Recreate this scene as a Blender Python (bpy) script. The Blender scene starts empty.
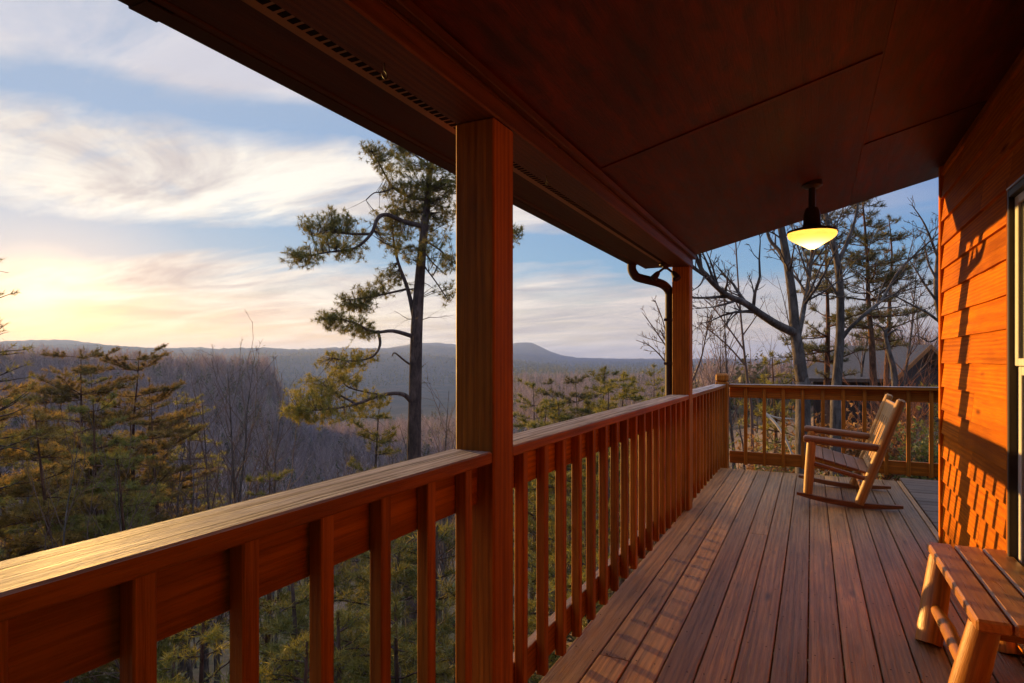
import bpy, math, random
import numpy as np
R = math.radians
rng = np.random.default_rng(7)
random.seed(7)
sc = bpy.context.scene
COL = sc.collection

# ------------------------------------------------------------------ camera
F_PX, U0, V0 = 613.85, 299.99, 359.48          # focal length in pixels, yaw offset, horizon row
TH = math.atan(U0 / F_PX); CT, ST = math.cos(TH), math.sin(TH)
FWD = np.array((-ST, CT, 0.)); RGT = np.array((CT, ST, 0.)); UPV = np.array((0., 0., 1.))
def P(u, v, d):                                  # a point at depth d on the line of sight of pixel (u, v); used for surveying positions
    return d * (FWD + (u - 512) / F_PX * RGT + (V0 - v) / F_PX * UPV)
cam = bpy.data.objects.new('camera', bpy.data.cameras.new('camera')); COL.objects.link(cam)
cam.data.sensor_width = 36; cam.data.lens = 36 * F_PX / 1024
cam.data.shift_y = (V0 - 341.5) / 1024; cam.data.shift_x = 0
cam.data.clip_start = .05; cam.data.clip_end = 40000
cam.rotation_euler = (R(90), 0, TH)
sc.camera = cam
DZ = -1.35                                       # deck level (the eye is at 0)

# ------------------------------------------------------------------ helpers
def tag(o, label=None, cat=None, group=None, kind=None):
    if label: o['label'] = label
    if cat: o['category'] = cat
    if group: o['group'] = group
    if kind: o['kind'] = kind
    return o
def empty(name, loc=(0, 0, 0), rz=0):
    o = bpy.data.objects.new(name, None); COL.objects.link(o)
    o.location = loc; o.rotation_euler = (0, 0, rz); o.empty_display_size = .2
    return o
def mesh_np(name, V, F, mats, mat_idx=None, tint=None, gco=None, smooth=False):
    """V (n,3); F list of (m,k) index arrays."""
    me = bpy.data.meshes.new(name)
    V = np.asarray(V, dtype=np.float32)
    Fs = [np.asarray(f, dtype=np.int32) for f in F if len(f)]
    tot = np.concatenate([np.full(len(f), f.shape[1], dtype=np.int32) for f in Fs])
    loops = np.concatenate([f.ravel() for f in Fs])
    start = np.concatenate(([0], np.cumsum(tot)[:-1])).astype(np.int32)
    me.vertices.add(len(V)); me.vertices.foreach_set('co', V.ravel())
    me.loops.add(len(loops)); me.loops.foreach_set('vertex_index', loops)
    me.polygons.add(len(tot)); me.polygons.foreach_set('loop_start', start); me.polygons.foreach_set('loop_total', tot)
    if mat_idx is not None: me.polygons.foreach_set('material_index', np.asarray(mat_idx, dtype=np.int32))
    if smooth: me.polygons.foreach_set('use_smooth', np.ones(len(tot), dtype=bool))
    for m in mats: me.materials.append(m)
    me.update(calc_edges=True)
    if tint is not None:
        a = me.attributes.new('tint', 'FLOAT', 'FACE'); a.data.foreach_set('value', np.asarray(tint, dtype=np.float32))
    if gco is not None:
        a = me.attributes.new('gco', 'FLOAT_VECTOR', 'POINT'); a.data.foreach_set('vector', np.asarray(gco, dtype=np.float32).ravel())
    return me
def link(name, me, parent=None):
    o = bpy.data.objects.new(name, me); COL.objects.link(o)
    if parent: o.parent = parent
    return o
class MB:
    """collects wooden boxes, tubes and lathes into ONE mesh, with grain coordinates"""
    def __init__(s): s.V = []; s.G = []; s.Q = []; s.N = []; s.n = 0; s.mi = []; s.T = []; s.faces = []
    def add(s, V, faces, G, mi=0, tint=None):
        t = random.random() if tint is None else tint
        off = np.array([random.uniform(0, 50), random.uniform(0, 20), random.uniform(0, 20)])
        s.V.append(np.asarray(V, float)); s.G.append(np.asarray(G, float) + off)
        for k, f in enumerate(faces):
            s.faces.append([i + s.n for i in f]); s.T.append(t)
            s.mi.append(mi[k] if isinstance(mi, (list, tuple)) else mi)
        s.n += len(V)
    def box(s, lo, hi, grain=1, bev=.003, mi=0, M=None, tint=None, top_mi=None):
        lo = np.minimum(lo, hi).astype(float); hi = np.maximum(lo, np.asarray(hi, float))
        c = (lo + hi) / 2; h = (hi - lo) / 2
        b = min(bev, h.min() * .45)
        vs = []; idx = {}
        for ax in range(3):
            for sg in (-1, 1):
                for a in (-1, 1):
                    for d in (-1, 1):
                        p = h - b; q = np.zeros(3); o1, o2 = [i for i in range(3) if i != ax]
                        q[ax] = sg * h[ax]; q[o1] = a * p[o1]; q[o2] = d * p[o2]
                        key = (ax, sg, a, d); idx[key] = len(vs); vs.append(q)
        fs = []; ms = []
        def put(f, m):
            A = [vs[i] for i in f]; n = np.cross(A[1] - A[0], A[2] - A[0]); cc = sum(A) / len(A)
            fs.append(f if n @ cc > 0 else f[::-1]); ms.append(m)
        for ax in range(3):
            for sg in (-1, 1):
                m = top_mi if (top_mi is not None and ax == 2 and sg == 1) else mi
                put([idx[(ax, sg, -1, -1)], idx[(ax, sg, 1, -1)], idx[(ax, sg, 1, 1)], idx[(ax, sg, -1, 1)]], m)
        for a1 in range(3):
            for a2 in range(a1 + 1, 3):
                a3 = 3 - a1 - a2
                for s1 in (-1, 1):
                    for s2 in (-1, 1):
                        def k(ax, sx, oth, so, s3):
                            o1, o2 = [i for i in range(3) if i != ax]
                            dd = {oth: so, a3: s3}
                            return idx[(ax, sx, dd[o1], dd[o2])]
                        put([k(a1, s1, a2, s2, -1), k(a1, s1, a2, s2, 1), k(a2, s2, a1, s1, 1), k(a2, s2, a1, s1, -1)],
                            top_mi if (top_mi is not None and a2 == 2 and s2 == 1) else mi)
        def kk(ax, sg):
            o1, o2 = [i for i in range(3) if i != ax]
            return idx[(ax, sg[ax], sg[o1], sg[o2])]
        for sx in (-1, 1):
            for sy in (-1, 1):
                for sz in (-1, 1):
                    put([kk(0, (sx, sy, sz)), kk(1, (sx, sy, sz)), kk(2, (sx, sy, sz))], mi)
        V = np.array(vs)
        o = [i for i in range(3) if i != grain]
        G = np.stack([V[:, grain], V[:, o[0]], V[:, o[1]]], 1)
        V = V + c
        if M is not None: V = V @ np.asarray(M[0]).T + np.asarray(M[1])
        s.add(V, fs, G, ms, tint)
        return s
    def beam(s, a, b, w, t, up=(0, 0, 1), bev=.003, mi=0, tint=None):
        """a rectangular bar from a to b, w across, t along up"""
        a = np.asarray(a, float); b = np.asarray(b, float); d = b - a; L = np.linalg.norm(d); x = d / L
        y = np.cross(up, x); y /= np.linalg.norm(y); z = np.cross(x, y)
        return s.box((-L / 2, -w / 2, -t / 2), (L / 2, w / 2, t / 2), 0, bev, mi, (np.stack([x, y, z], 1), (a + b) / 2), tint)
    def tube(s, pts, rad, n=10, mi=0, cap=True, tint=None):
        V, Q = tube_np(np.asarray(pts, float), np.asarray(rad, float) * np.ones(len(pts)), n)
        k = len(pts)
        L = np.concatenate(([0], np.cumsum(np.linalg.norm(np.diff(np.asarray(pts, float), axis=0), axis=1))))
        ang = np.linspace(0, 2 * np.pi, n, endpoint=False)
        rr = np.asarray(rad, float) * np.ones(k)
        G = np.stack([np.repeat(L, n), np.tile(np.cos(ang), k) * np.repeat(rr, n), np.tile(np.sin(ang), k) * np.repeat(rr, n)], 1)
        fs = [list(q) for q in Q]
        if cap: fs += [list(range(n))[::-1], list(range((k - 1) * n, k * n))]
        s.add(V, fs, G, mi, tint); return s
    def lathe(s, prof, c=(0, 0, 0), n=24, mi=0):
        ang = np.linspace(0, 2 * np.pi, n, endpoint=False); V = []
        for r, z in prof: V += [(c[0] + r * math.cos(a), c[1] + r * math.sin(a), c[2] + z) for a in ang]
        fs = [[i * n + j, i * n + (j + 1) % n, (i + 1) * n + (j + 1) % n, (i + 1) * n + j] for i in range(len(prof) - 1) for j in range(n)]
        s.add(np.array(V), fs, np.array(V), mi); return s
    def build(s, name, mats, parent=None, smooth=False):
        me = bpy.data.meshes.new(name)
        V = np.concatenate(s.V); me.from_pydata([tuple(v) for v in V], [], s.faces)
        for m in (mats if isinstance(mats, (list, tuple)) else [mats]): me.materials.append(m)
        me.polygons.foreach_set('material_index', np.array(s.mi, dtype=np.int32))
        if smooth: me.polygons.foreach_set('use_smooth', np.ones(len(s.faces), dtype=bool))
        a = me.attributes.new('gco', 'FLOAT_VECTOR', 'POINT'); a.data.foreach_set('vector', np.concatenate(s.G).astype(np.float32).ravel())
        a = me.attributes.new('tint', 'FLOAT', 'FACE'); a.data.foreach_set('value', np.array(s.T, dtype=np.float32))
        me.update()
        if smooth:
            try: me.set_sharp_from_angle(angle=R(40))
            except Exception: pass
        return link(name, me, parent)
def tube_np(pts, rad, n):
    k = len(pts); d = np.gradient(pts, axis=0); d /= np.linalg.norm(d, axis=1)[:, None] + 1e-9
    ref = np.linalg.eigh(d.T @ d)[1][:, 0]
    x = np.cross(ref, d); x /= np.linalg.norm(x, axis=1)[:, None] + 1e-9; y = np.cross(d, x)
    a = np.linspace(0, 2 * np.pi, n, endpoint=False)
    V = pts[:, None] + rad[:, None, None] * (np.cos(a)[None, :, None] * x[:, None] + np.sin(a)[None, :, None] * y[:, None])
    i = np.arange(k - 1)[:, None] * n; j = np.arange(n)[None]; j2 = (j + 1) % n
    Q = np.stack([i + j, i + j2, i + n + j2, i + n + j], -1).reshape(-1, 4)
    return V.reshape(-1, 3), Q
def smooth_pts(pts, k=4):
    p = np.asarray(pts, float); p = np.vstack([2 * p[0] - p[1], p, 2 * p[-1] - p[-2]]); out = []
    for i in range(1, len(p) - 2):
        a, b_, c, d = p[i - 1], p[i], p[i + 1], p[i + 2]
        if np.linalg.norm(c - b_) > .4: a = 2 * b_ - c; d = 2 * c - b_
        for f in np.linspace(0, 1, k, endpoint=False): out.append(.5 * (2 * b_ + (c - a) * f + (2 * a - 5 * b_ + 4 * c - d) * f * f + (3 * b_ - a - 3 * c + d) * f ** 3))
    out.append(p[-2]); return np.array(out)
def copy_tree(o, parent=None):
    c = o.copy(); COL.objects.link(c)
    if parent: c.parent = parent
    for ch in [x for x in o.children]: copy_tree(ch, c)
    return c

# ------------------------------------------------------------------ materials
class NT:
    def __init__(s, name):
        s.m = bpy.data.materials.new(name); s.m.use_nodes = True; s.t = s.m.node_tree; s.t.nodes.clear()
        s.out = s.n('ShaderNodeOutputMaterial')
    def n(s, typ, **kw):
        nd = s.t.nodes.new(typ)
        for k, v in kw.items():
            if k.startswith('i_'): nd.inputs[k[2:].replace('_', ' ')].default_value = v
            elif isinstance(k, str) and hasattr(nd, k): setattr(nd, k, v)
        return nd
    def l(s, a, b): s.t.links.new(a, b)
    def attr(s, name): return s.n('ShaderNodeAttribute', attribute_name=name)
    def math(s, op, a, b=None, c=None, clamp=False):
        nd = s.n('ShaderNodeMath', operation=op); nd.use_clamp = clamp
        for i, x in enumerate((a, b, c)):
            if x is None: continue
            if isinstance(x, (int, float)): nd.inputs[i].default_value = x
            else: s.l(x, nd.inputs[i])
        return nd.outputs[0]
    def mix(s, f, a, b, mode='MIX'):
        nd = s.n('ShaderNodeMix', data_type='RGBA', blend_type=mode)
        for k, x in ((0, f), (6, a), (7, b)):
            if isinstance(x, (int, float)): nd.inputs[k].default_value = x
            elif isinstance(x, (tuple, list)): nd.inputs[k].default_value = (*x, 1) if len(x) == 3 else x
            else: s.l(x, nd.inputs[k])
        return nd.outputs[2]
    def ramp(s, f, stops):
        nd = s.n('ShaderNodeValToRGB'); e = nd.color_ramp.elements
        while len(e) < len(stops): e.new(.5)
        for i, (p, c) in enumerate(stops):
            e[i].position = p; e[i].color = (c, c, c, 1) if isinstance(c, (int, float)) else (*c, 1)
        s.l(f, nd.inputs[0]); return nd.outputs[0]
    def noise(s, vec, scale, detail=4, rough=.55, dist=0, mp=None):
        if mp is not None:
            m = s.n('ShaderNodeMapping'); m.inputs['Scale'].default_value = mp; s.l(vec, m.inputs[0]); vec = m.outputs[0]
        nd = s.n('ShaderNodeTexNoise'); nd.inputs['Scale'].default_value = scale; nd.inputs['Detail'].default_value = detail
        nd.inputs['Roughness'].default_value = rough; nd.inputs['Distortion'].default_value = dist
        if vec is not None: s.l(vec, nd.inputs['Vector'])
        return nd.outputs[0]
    def bsdf(s, color, rough=.6, spec=.5, normal=None, **kw):
        b = s.n('ShaderNodeBsdfPrincipled')
        for k, x in (('Base Color', color), ('Roughness', rough), ('Specular IOR Level', spec)):
            if isinstance(x, (int, float)): b.inputs[k].default_value = x
            elif isinstance(x, tuple): b.inputs[k].default_value = (*x, 1)
            else: s.l(x, b.inputs[k])
        for k, v in kw.items(): b.inputs[k.replace('_', ' ')].default_value = v
        if normal is not None: s.l(normal, b.inputs['Normal'])
        s.l(b.outputs[0], s.out.inputs[0]); return b
    def bump(s, h, strength=.3, dist=.01):
        b = s.n('ShaderNodeBump'); b.inputs['Strength'].default_value = strength; b.inputs['Distance'].default_value = dist
        s.l(h, b.inputs['Height']); return b.outputs[0]
def wood(name, dark, light, rough=.5, spec=.4, knots=.5, wear=0., wearcol=(.3, .22, .18), bump=.35, tvar=.35, grain=1., cracks=0., ring=.2):
    t = NT(name); g = t.attr('gco').outputs['Vector']; ti = t.attr('tint').outputs['Fac']
    n1 = t.noise(g, 3., 7, .62, .7, (1.7, 24 * grain, 24 * grain))
    # growth-ring figure
    mp = t.n('ShaderNodeMapping'); mp.inputs['Scale'].default_value = (.55, 9 * grain, 9 * grain); t.l(g, mp.inputs[0])
    wv = t.n('ShaderNodeTexWave', wave_type='RINGS', rings_direction='X'); wv.inputs['Scale'].default_value = 1.6
    wv.inputs['Distortion'].default_value = 5; wv.inputs['Detail'].default_value = 3; wv.inputs['Detail Scale'].default_value = 1.2
    t.l(mp.outputs[0], wv.inputs[0])
    n2 = t.noise(g, 5., 3, .6, .2, (1.6, 70, 70))
    f = t.math('ADD', t.math('MULTIPLY', n1, .62), t.math('MULTIPLY', wv.outputs['Fac'], ring))
    f = t.math('ADD', f, t.math('MULTIPLY', n2, .3))
    f = t.ramp(f, ((.34, 0.), (.74, 1.)))
    col = t.mix(f, dark, light)
    if knots:
        mk = t.n('ShaderNodeMapping'); mk.inputs['Scale'].default_value = (1.5, 6, 6); t.l(g, mk.inputs[0])
        vo = t.n('ShaderNodeTexVoronoi'); vo.inputs['Scale'].default_value = 1.1; t.l(mk.outputs[0], vo.inputs['Vector'])
        kn = t.ramp(vo.outputs['Distance'], ((.05, 1.), (.16, 0.)))
        col = t.mix(t.math('MULTIPLY', kn, knots), col, tuple(x * .28 for x in dark))
    big = t.noise(g, 1.3, 3, .6, 0, (1, 3, 3))
    col = t.mix(t.ramp(big, ((.35, .45), (.62, 0.))), col, tuple(x * .55 for x in dark))
    br = t.math('ADD', t.math('MULTIPLY', ti, 2 * tvar), 1 - tvar)
    c = t.n('ShaderNodeCombineColor'); [t.l(br, c.inputs[i]) for i in range(3)]
    col = t.mix(1., col, c.outputs[0], 'MULTIPLY')
    if wear:
        wn = t.noise(g, 2.2, 6, .7, .4, (1, 16, 16))
        col = t.mix(t.math('MULTIPLY', t.ramp(wn, ((.38, 0.), (.62, 1.))), wear), col, wearcol)
    rg = t.math('ADD', t.math('MULTIPLY', n1, .25), rough - .12)
    h = t.math('ADD', n2, t.math('MULTIPLY', n1, .8))
    if cracks:
        cn = t.noise(g, 2., 4, .55, .15, (.35, 26, 26)); ck = t.ramp(cn, ((.36, 1.), (.45, 0.)))
        col = t.mix(t.math('MULTIPLY', ck, cracks), col, tuple(x * .3 for x in dark)); h = t.math('SUBTRACT', h, t.math('MULTIPLY', ck, 1.2 * cracks))
        fine = t.noise(g, 4., 2, .5, .0, (.5, 60, 60)); col = t.mix(t.math('MULTIPLY', t.ramp(fine, ((.32, 1.), (.48, 0.))), cracks * .6), col, tuple(x * .7 for x in dark))
    t.bsdf(col, rg, spec, t.bump(h, bump, .004)); return t.m
def plain(name, col, rough=.5, spec=.5, var=.25, scale=12, **kw):
    t = NT(name); tc = t.n('ShaderNodeTexCoord').outputs['Object']
    n = t.noise(tc, scale, 5, .6)
    c = t.mix(n, tuple(x * (1 - var) for x in col), tuple(min(1, x * (1 + var)) for x in col))
    t.bsdf(c, rough, spec, t.bump(n, .08, .005), **kw); return t.m

M = {}
M['stain'] = wood('stained_timber', (.24, .076, .007), (.52, .172, .014), .55, .2, .7, tvar=.16, bump=.7, cracks=.3)
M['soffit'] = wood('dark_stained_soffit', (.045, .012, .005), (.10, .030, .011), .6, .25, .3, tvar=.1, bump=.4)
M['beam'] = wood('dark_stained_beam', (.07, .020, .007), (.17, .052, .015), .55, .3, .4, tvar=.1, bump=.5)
M['siding'] = wood('cedar_siding', (.42, .100, .002), (.70, .205, .004), .75, .06, .95, tvar=.24, bump=.7, cracks=.25)
M['post'] = wood('post_timber', (.25, .082, .008), (.52, .180, .015), .62, .16, .4, tvar=.1, bump=.6, cracks=.3)
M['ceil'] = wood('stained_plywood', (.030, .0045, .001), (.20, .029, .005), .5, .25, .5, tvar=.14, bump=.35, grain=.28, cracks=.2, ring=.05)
M['deck'] = wood('deck_boards', (.19, .078, .020), (.66, .31, .085), .38, .45, .9, wear=.35, wearcol=(.62, .38, .19), tvar=.42, bump=1., cracks=.4)
M['deck_grey'] = wood('weathered_deck', (.11, .07, .048), (.24, .155, .105), .6, .3, .4, wear=.4, wearcol=(.26, .18, .13), tvar=.3)
M['cap_top'] = wood('weathered_rail_cap', (.17, .11, .095), (.60, .48, .44), .70, .2, .4, wear=.55, wearcol=(.60, .54, .53), tvar=.1, bump=1.0, cracks=.95)
M['log'] = wood('varnished_log', (.40, .14, .018), (.64, .245, .032), .38, .5, .6, tvar=.12, cracks=.4)
M['chair'] = wood('chair_wood', (.40, .18, .038), (.66, .35, .10), .45, .45, .5, tvar=.15, cracks=.3)
M['chair_dark'] = wood('chair_dark_wood', (.17, .065, .022), (.30, .13, .05), .45, .45, .3, tvar=.15)
M['bench'] = wood('bench_slat', (.46, .16, .028), (.74, .32, .07), .3, .5, .4, tvar=.15, wear=.2, wearcol=(.5, .3, .14))
M['bronze'] = plain('bronze_paint', (.045, .02, .013), .65, .2)
M['dark_metal'] = plain('dark_metal', (.03, .022, .02), .45, .5)
M['vent'] = plain('vent_strip', (.28, .13, .055), .55, .4)
M['hole'] = plain('vent_slot', (.012, .006, .004), .9, .1)
M['shingle'] = plain('roof_shingle', (.16, .115, .09), .85, .2, .5, 9)
M['alu'] = plain('window_metal', (.42, .40, .38), .35, .5, .1, Metallic=.7)
M['white'] = plain('white_vinyl', (.72, .70, .66), .4, .4, .06)
M['dim'] = plain('dark_frame', (.035, .02, .015), .5, .4)
M['brass'] = plain('brass', (.5, .3, .1), .3, .5, .1, Metallic=1.)
M['steel'] = plain('galvanised', (.3, .22, .14), .4, .5, .1, Metallic=1.)
M['dwall'] = plain('dark_cabin_wall', (.055, .034, .026), .8, .2, .4, 3)
M['bark_pine'] = plain('pine_bark', (.13, .085, .065), .9, .1, .55, 7)
M['bark_red'] = plain('reddish_bark', (.19, .10, .065), .9, .1, .5, 7)
M['bark_grey'] = plain('grey_bark', (.20, .165, .135), .9, .1, .5, 6)
M['twig'] = plain('twig_bark', (.15, .098, .075), .9, .1, .3, 3)
M['brush'] = plain('red_brush', (.28, .12, .065), .9, .1, .3, 3)
M['pale_branch'] = plain('bleached_branch', (.40, .33, .26), .8, .1, .3, 6)
def bark(name, c1, c2, sc_=1.):
    t = NT(name); tc = t.n('ShaderNodeTexCoord').outputs['Object']
    n1 = t.noise(tc, 9 * sc_, 7, .7, .6, (1, 1, .3)); n2 = t.noise(tc, 1.6, 4, .6)
    c = t.mix(t.ramp(n1, ((.36, 0.), (.62, 1.))), c1, c2); c = t.mix(t.ramp(n2, ((.42, .55), (.6, 0.))), c, tuple(x * .6 for x in c1))
    t.bsdf(c, .95, .1, t.bump(n1, 1., .04)); return t.m
M['bark_pine'] = bark('pine_bark', (.06, .042, .036), (.17, .12, .10)); M['bark_red'] = bark('reddish_bark', (.07, .035, .022), (.22, .115, .07)); M['bark_grey'] = bark('grey_bark', (.055, .045, .04), (.20, .165, .14))
t = NT('glass_pane'); t.bsdf((.03, .035, .04), .03, .8); M['glass'] = t.m
def foliage(name, c1, c2, trans=.45):
    t = NT(name); ti = t.attr('tint').outputs['Fac']
    oi = t.n('ShaderNodeObjectInfo').outputs['Random']
    col = t.mix(ti, c1, c2)
    br = t.math('ADD', t.math('MULTIPLY', oi, .5), .75)
    c = t.n('ShaderNodeCombineColor'); [t.l(br, c.inputs[i]) for i in range(3)]
    col = t.mix(1., col, c.outputs[0], 'MULTIPLY')
    d = t.n('ShaderNodeBsdfDiffuse'); tr = t.n('ShaderNodeBsdfTranslucent'); g = t.n('ShaderNodeBsdfGlossy'); g.inputs['Roughness'].default_value = .45
    mx = t.n('ShaderNodeMixShader'); mx.inputs[0].default_value = trans
    t.l(col, d.inputs[0]); t.l(col, tr.inputs[0]); t.l(d.outputs[0], mx.inputs[1]); t.l(tr.outputs[0], mx.inputs[2])
    m2 = t.n('ShaderNodeMixShader'); m2.inputs[0].default_value = .04; t.l(mx.outputs[0], m2.inputs[1]); t.l(g.outputs[0], m2.inputs[2])
    t.l(m2.outputs[0], t.out.inputs[0]); return t.m
M['needle'] = foliage('pine_needles', (.085, .10, .018), (.26, .21, .034))
M['needle_sunlit_gold'] = foliage('sunlit_gold_pine_needles', (.11, .12, .018), (.34, .27, .036))  # sunlit copy of the needles, the sun's gold put into the colour
M['needle_sunlit_amber'] = foliage('sunlit_amber_pine_needles', (.13, .105, .022), (.42, .26, .05))  # warmer copy for the left pines, low sun's warmth painted into the needles
M['needle_dark'] = foliage('dark_pine_needles', (.058, .066, .022), (.17, .135, .04))
M['oakleaf'] = foliage('dry_leaves', (.26, .11, .03), (.42, .22, .06))
M['bushleaf'] = foliage('bush_leaves', (.09, .11, .02), (.26, .22, .05))

# ------------------------------------------------------------------ terrain
RN = np.array([0, 6, 12, 25, 50, 90, 150, 250, 400, 700, 1200, 2000, 7000.])
TAB = [
 (-180, [-3.5, -4, -4.5, -6, -9, -14, -20, -25, -30, -40, -50, -60, -60]),
 (-70, [-3.5, -5, -8, -14, -23, -31, -32, -21, -7, -45, -60, -60, -60]),
 (-40, [-3.5, -5, -8, -14, -24, -32, -32, -21, -6, -45, -60, -60, -60]),
 (-22, [-3.5, -5, -8, -14, -24, -34, -35, -24, -9, -50, -70, -60, -60]),
 (-18.5, [-3.5, -5, -7.8, -13.5, -23, -34, -43, -48, -55, -80, -80, -60, -50]),
 (-6, [-3.5, -5, -7.5, -12.5, -21, -31, -40, -48, -55, -75, -75, -55, -45]),
 (1, [-3.5, -4.8, -7, -12, -20, -25.5, -28, -29, -30, -31, -32, -32, -30]),
 (14, [-3.4, -4.4, -5.5, -9.5, -17, -23, -25, -27, -28, -30, -32, -32, -25]),
 (18, [-3.2, -3.5, -4.0, -6, -9, -12, -15, -16, -25, -32, -32, -32, -25]),
 (25, [-3, -3.0, -3.3, -4.2, -6, -9, -13, -15, -25, -32, -32, -32, -25]),
 (29, [-3, -2.9, -2.9, -3.2, -3.4, -4, -6, -9, -15, -25, -32, -32, -25]),
 (60, [-3, -2.9, -2.8, -2.6, -2, -1, -1, -3, -8, -20, -30, -32, -25]),
 (180, [-3.5, -4, -4.5, -6, -9, -14, -20, -25, -30, -40, -50, -60, -60])]
TPH = np.array([r[0] for r in TAB], float); TZ = np.array([r[1] for r in TAB], float)
# crest of the blue ridge (2.4 km) and of the far mountains (4.6 km) by bearing
B_PH = [-60, -42, -24, -19, -14, -9, -5, -2, 1, 4, 9, 15, 60]; B_Z = [10, 8, 14, 18, 20, 19, 8, -5, -14, -30, -32, -31, -30]
D_PH = [-60, -42, -38, -36, -33, -30, -27, -25, -22, -18, -14, -11.5, -9, -7, -5, -3, -1.5, 0, 1.2, 1.8, 2.3, 3.3, 4.5, 6, 10, 14, 20, 60]
D_Z = [60, 90, 118, 122, 88, 74, 84, 66, 86, 62, 74, 84, 120, 126, 112, 98, 106, 122, 130, 126, 112, 70, 34, 14, 6, 6, 6, 6]
E_PH = [-60, -40, -34, -28, -24, -20, -16, -12, -8, -4, -1, 1.5, 4, 8, 60]; E_Z = [30, 50, 66, 44, 58, 50, 66, 58, 74, 52, 30, 10, -8, -14, -14]
def bumps(x, y):
    return (np.sin(x * .021 + 1.3) * np.cos(y * .017 - .4) + .6 * np.sin(x * .053 - y * .041) + .4 * np.sin(x * .11 + y * .13 + 2) + .3 * np.sin(x * .31 - y * .27))
def ground(x, y):
    x = np.asarray(x, float); y = np.asarray(y, float)
    r = np.hypot(x, y); ph = np.degrees(np.arctan2(x * CT + y * ST, -x * ST + y * CT))
    i = np.clip(np.searchsorted(TPH, ph) - 1, 0, len(TPH) - 2); f = np.clip((ph - TPH[i]) / (TPH[i + 1] - TPH[i]), 0, 1); f = f * f * (3 - 2 * f)
    lr = np.log1p(r / 8); LN = np.log1p(RN / 8)
    j = np.clip(np.searchsorted(RN, r) - 1, 0, len(RN) - 2); g = np.clip((lr - LN[j]) / (LN[j + 1] - LN[j]), 0, 1)
    z = (TZ[i, j] * (1 - g) + TZ[i, j + 1] * g) * (1 - f) + (TZ[i + 1, j] * (1 - g) + TZ[i + 1, j + 1] * g) * f
    b = np.interp(ph, B_PH, B_Z); wb = np.exp(-((r - 2400) / 420) ** 2); z = z * (1 - wb) + b * wb
    e = np.interp(ph, E_PH, E_Z); we = np.exp(-((r - 3450) / 300) ** 2); z = z * (1 - we) + e * we
    d = np.interp(ph, D_PH, D_Z); wd = np.exp(-((r - 4600) / 800) ** 2); z = z * (1 - wd) + d * wd
    z = z + bumps(x, y) * np.clip((r - 15) / 200, 0, 1) * .7
    far = np.clip((r - 1500) / 1500, 0, 1)
    z = z + far * (1.8 * np.sin(ph * 9 + r * .004) + 1.1 * np.sin(ph * 23 + 1 + r * .002) + .6 * np.sin(ph * 61 + 2))
    return z
def make_ground():
    ph = np.concatenate((np.arange(-180, -50, 5.), np.arange(-50, 50, .35), np.arange(50, 180, 5.)))
    rr = np.concatenate(([0.3], np.geomspace(1.2, 7000, 210)))
    a = np.radians(ph); dx = np.cos(a)[:, None] * FWD[0] + np.sin(a)[:, None] * RGT[0]; dy = np.cos(a)[:, None] * FWD[1] + np.sin(a)[:, None] * RGT[1]
    X = dx * rr; Y = dy * rr; Z = ground(X, Y)
    n, m = X.shape; V = np.stack([X, Y, Z], -1).reshape(-1, 3)
    i = np.arange(n)[:, None] * m; i2 = (np.arange(1, n + 1) % n)[:, None] * m; j = np.arange(m - 1)[None]
    Q = np.stack([i + j, i + j + 1, i2 + j + 1, i2 + j], -1).reshape(-1, 4)
    t = NT('forest_floor'); tc = t.n('ShaderNodeTexCoord').outputs['Object']
    n1 = t.noise(tc, .9, 8, .7); n2 = t.noise(tc, .06, 6, .65); n3 = t.noise(tc, 9, 5, .7)
    col = t.mix(t.ramp(n1, ((.35, 0.), (.65, 1.))), (.09, .058, .038), (.26, .165, .10))
    col = t.mix(t.ramp(n3, ((.45, 0.), (.62, .7))), col, (.24, .16, .09))
    col = t.mix(t.ramp(n2, ((.48, 0.), (.6, .75))), col, (.05, .062, .02))
    far = t.noise(tc, .02, 8, .7); 
    geo = t.n('ShaderNodeNewGeometry'); ln = t.n('ShaderNodeVectorMath', operation='LENGTH'); t.l(tc, ln.inputs[0])
    farf = t.math('SUBTRACT', t.math('MULTIPLY', ln.outputs['Value'], 1 / 400), .3, clamp=True)
    fc = t.mix(t.ramp(far, ((.4, 0.), (.6, 1.))), (.045, .045, .035), (.085, .065, .05))
    col = t.mix(farf, col, fc)
    t.bsdf(col, .95, .1, t.bump(t.math('ADD', n1, n3), .6, .06))
    o = link('ground', mesh_np('ground', V, [Q], [t.m], smooth=True)); tag(o, kind='structure')
make_ground()

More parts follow.
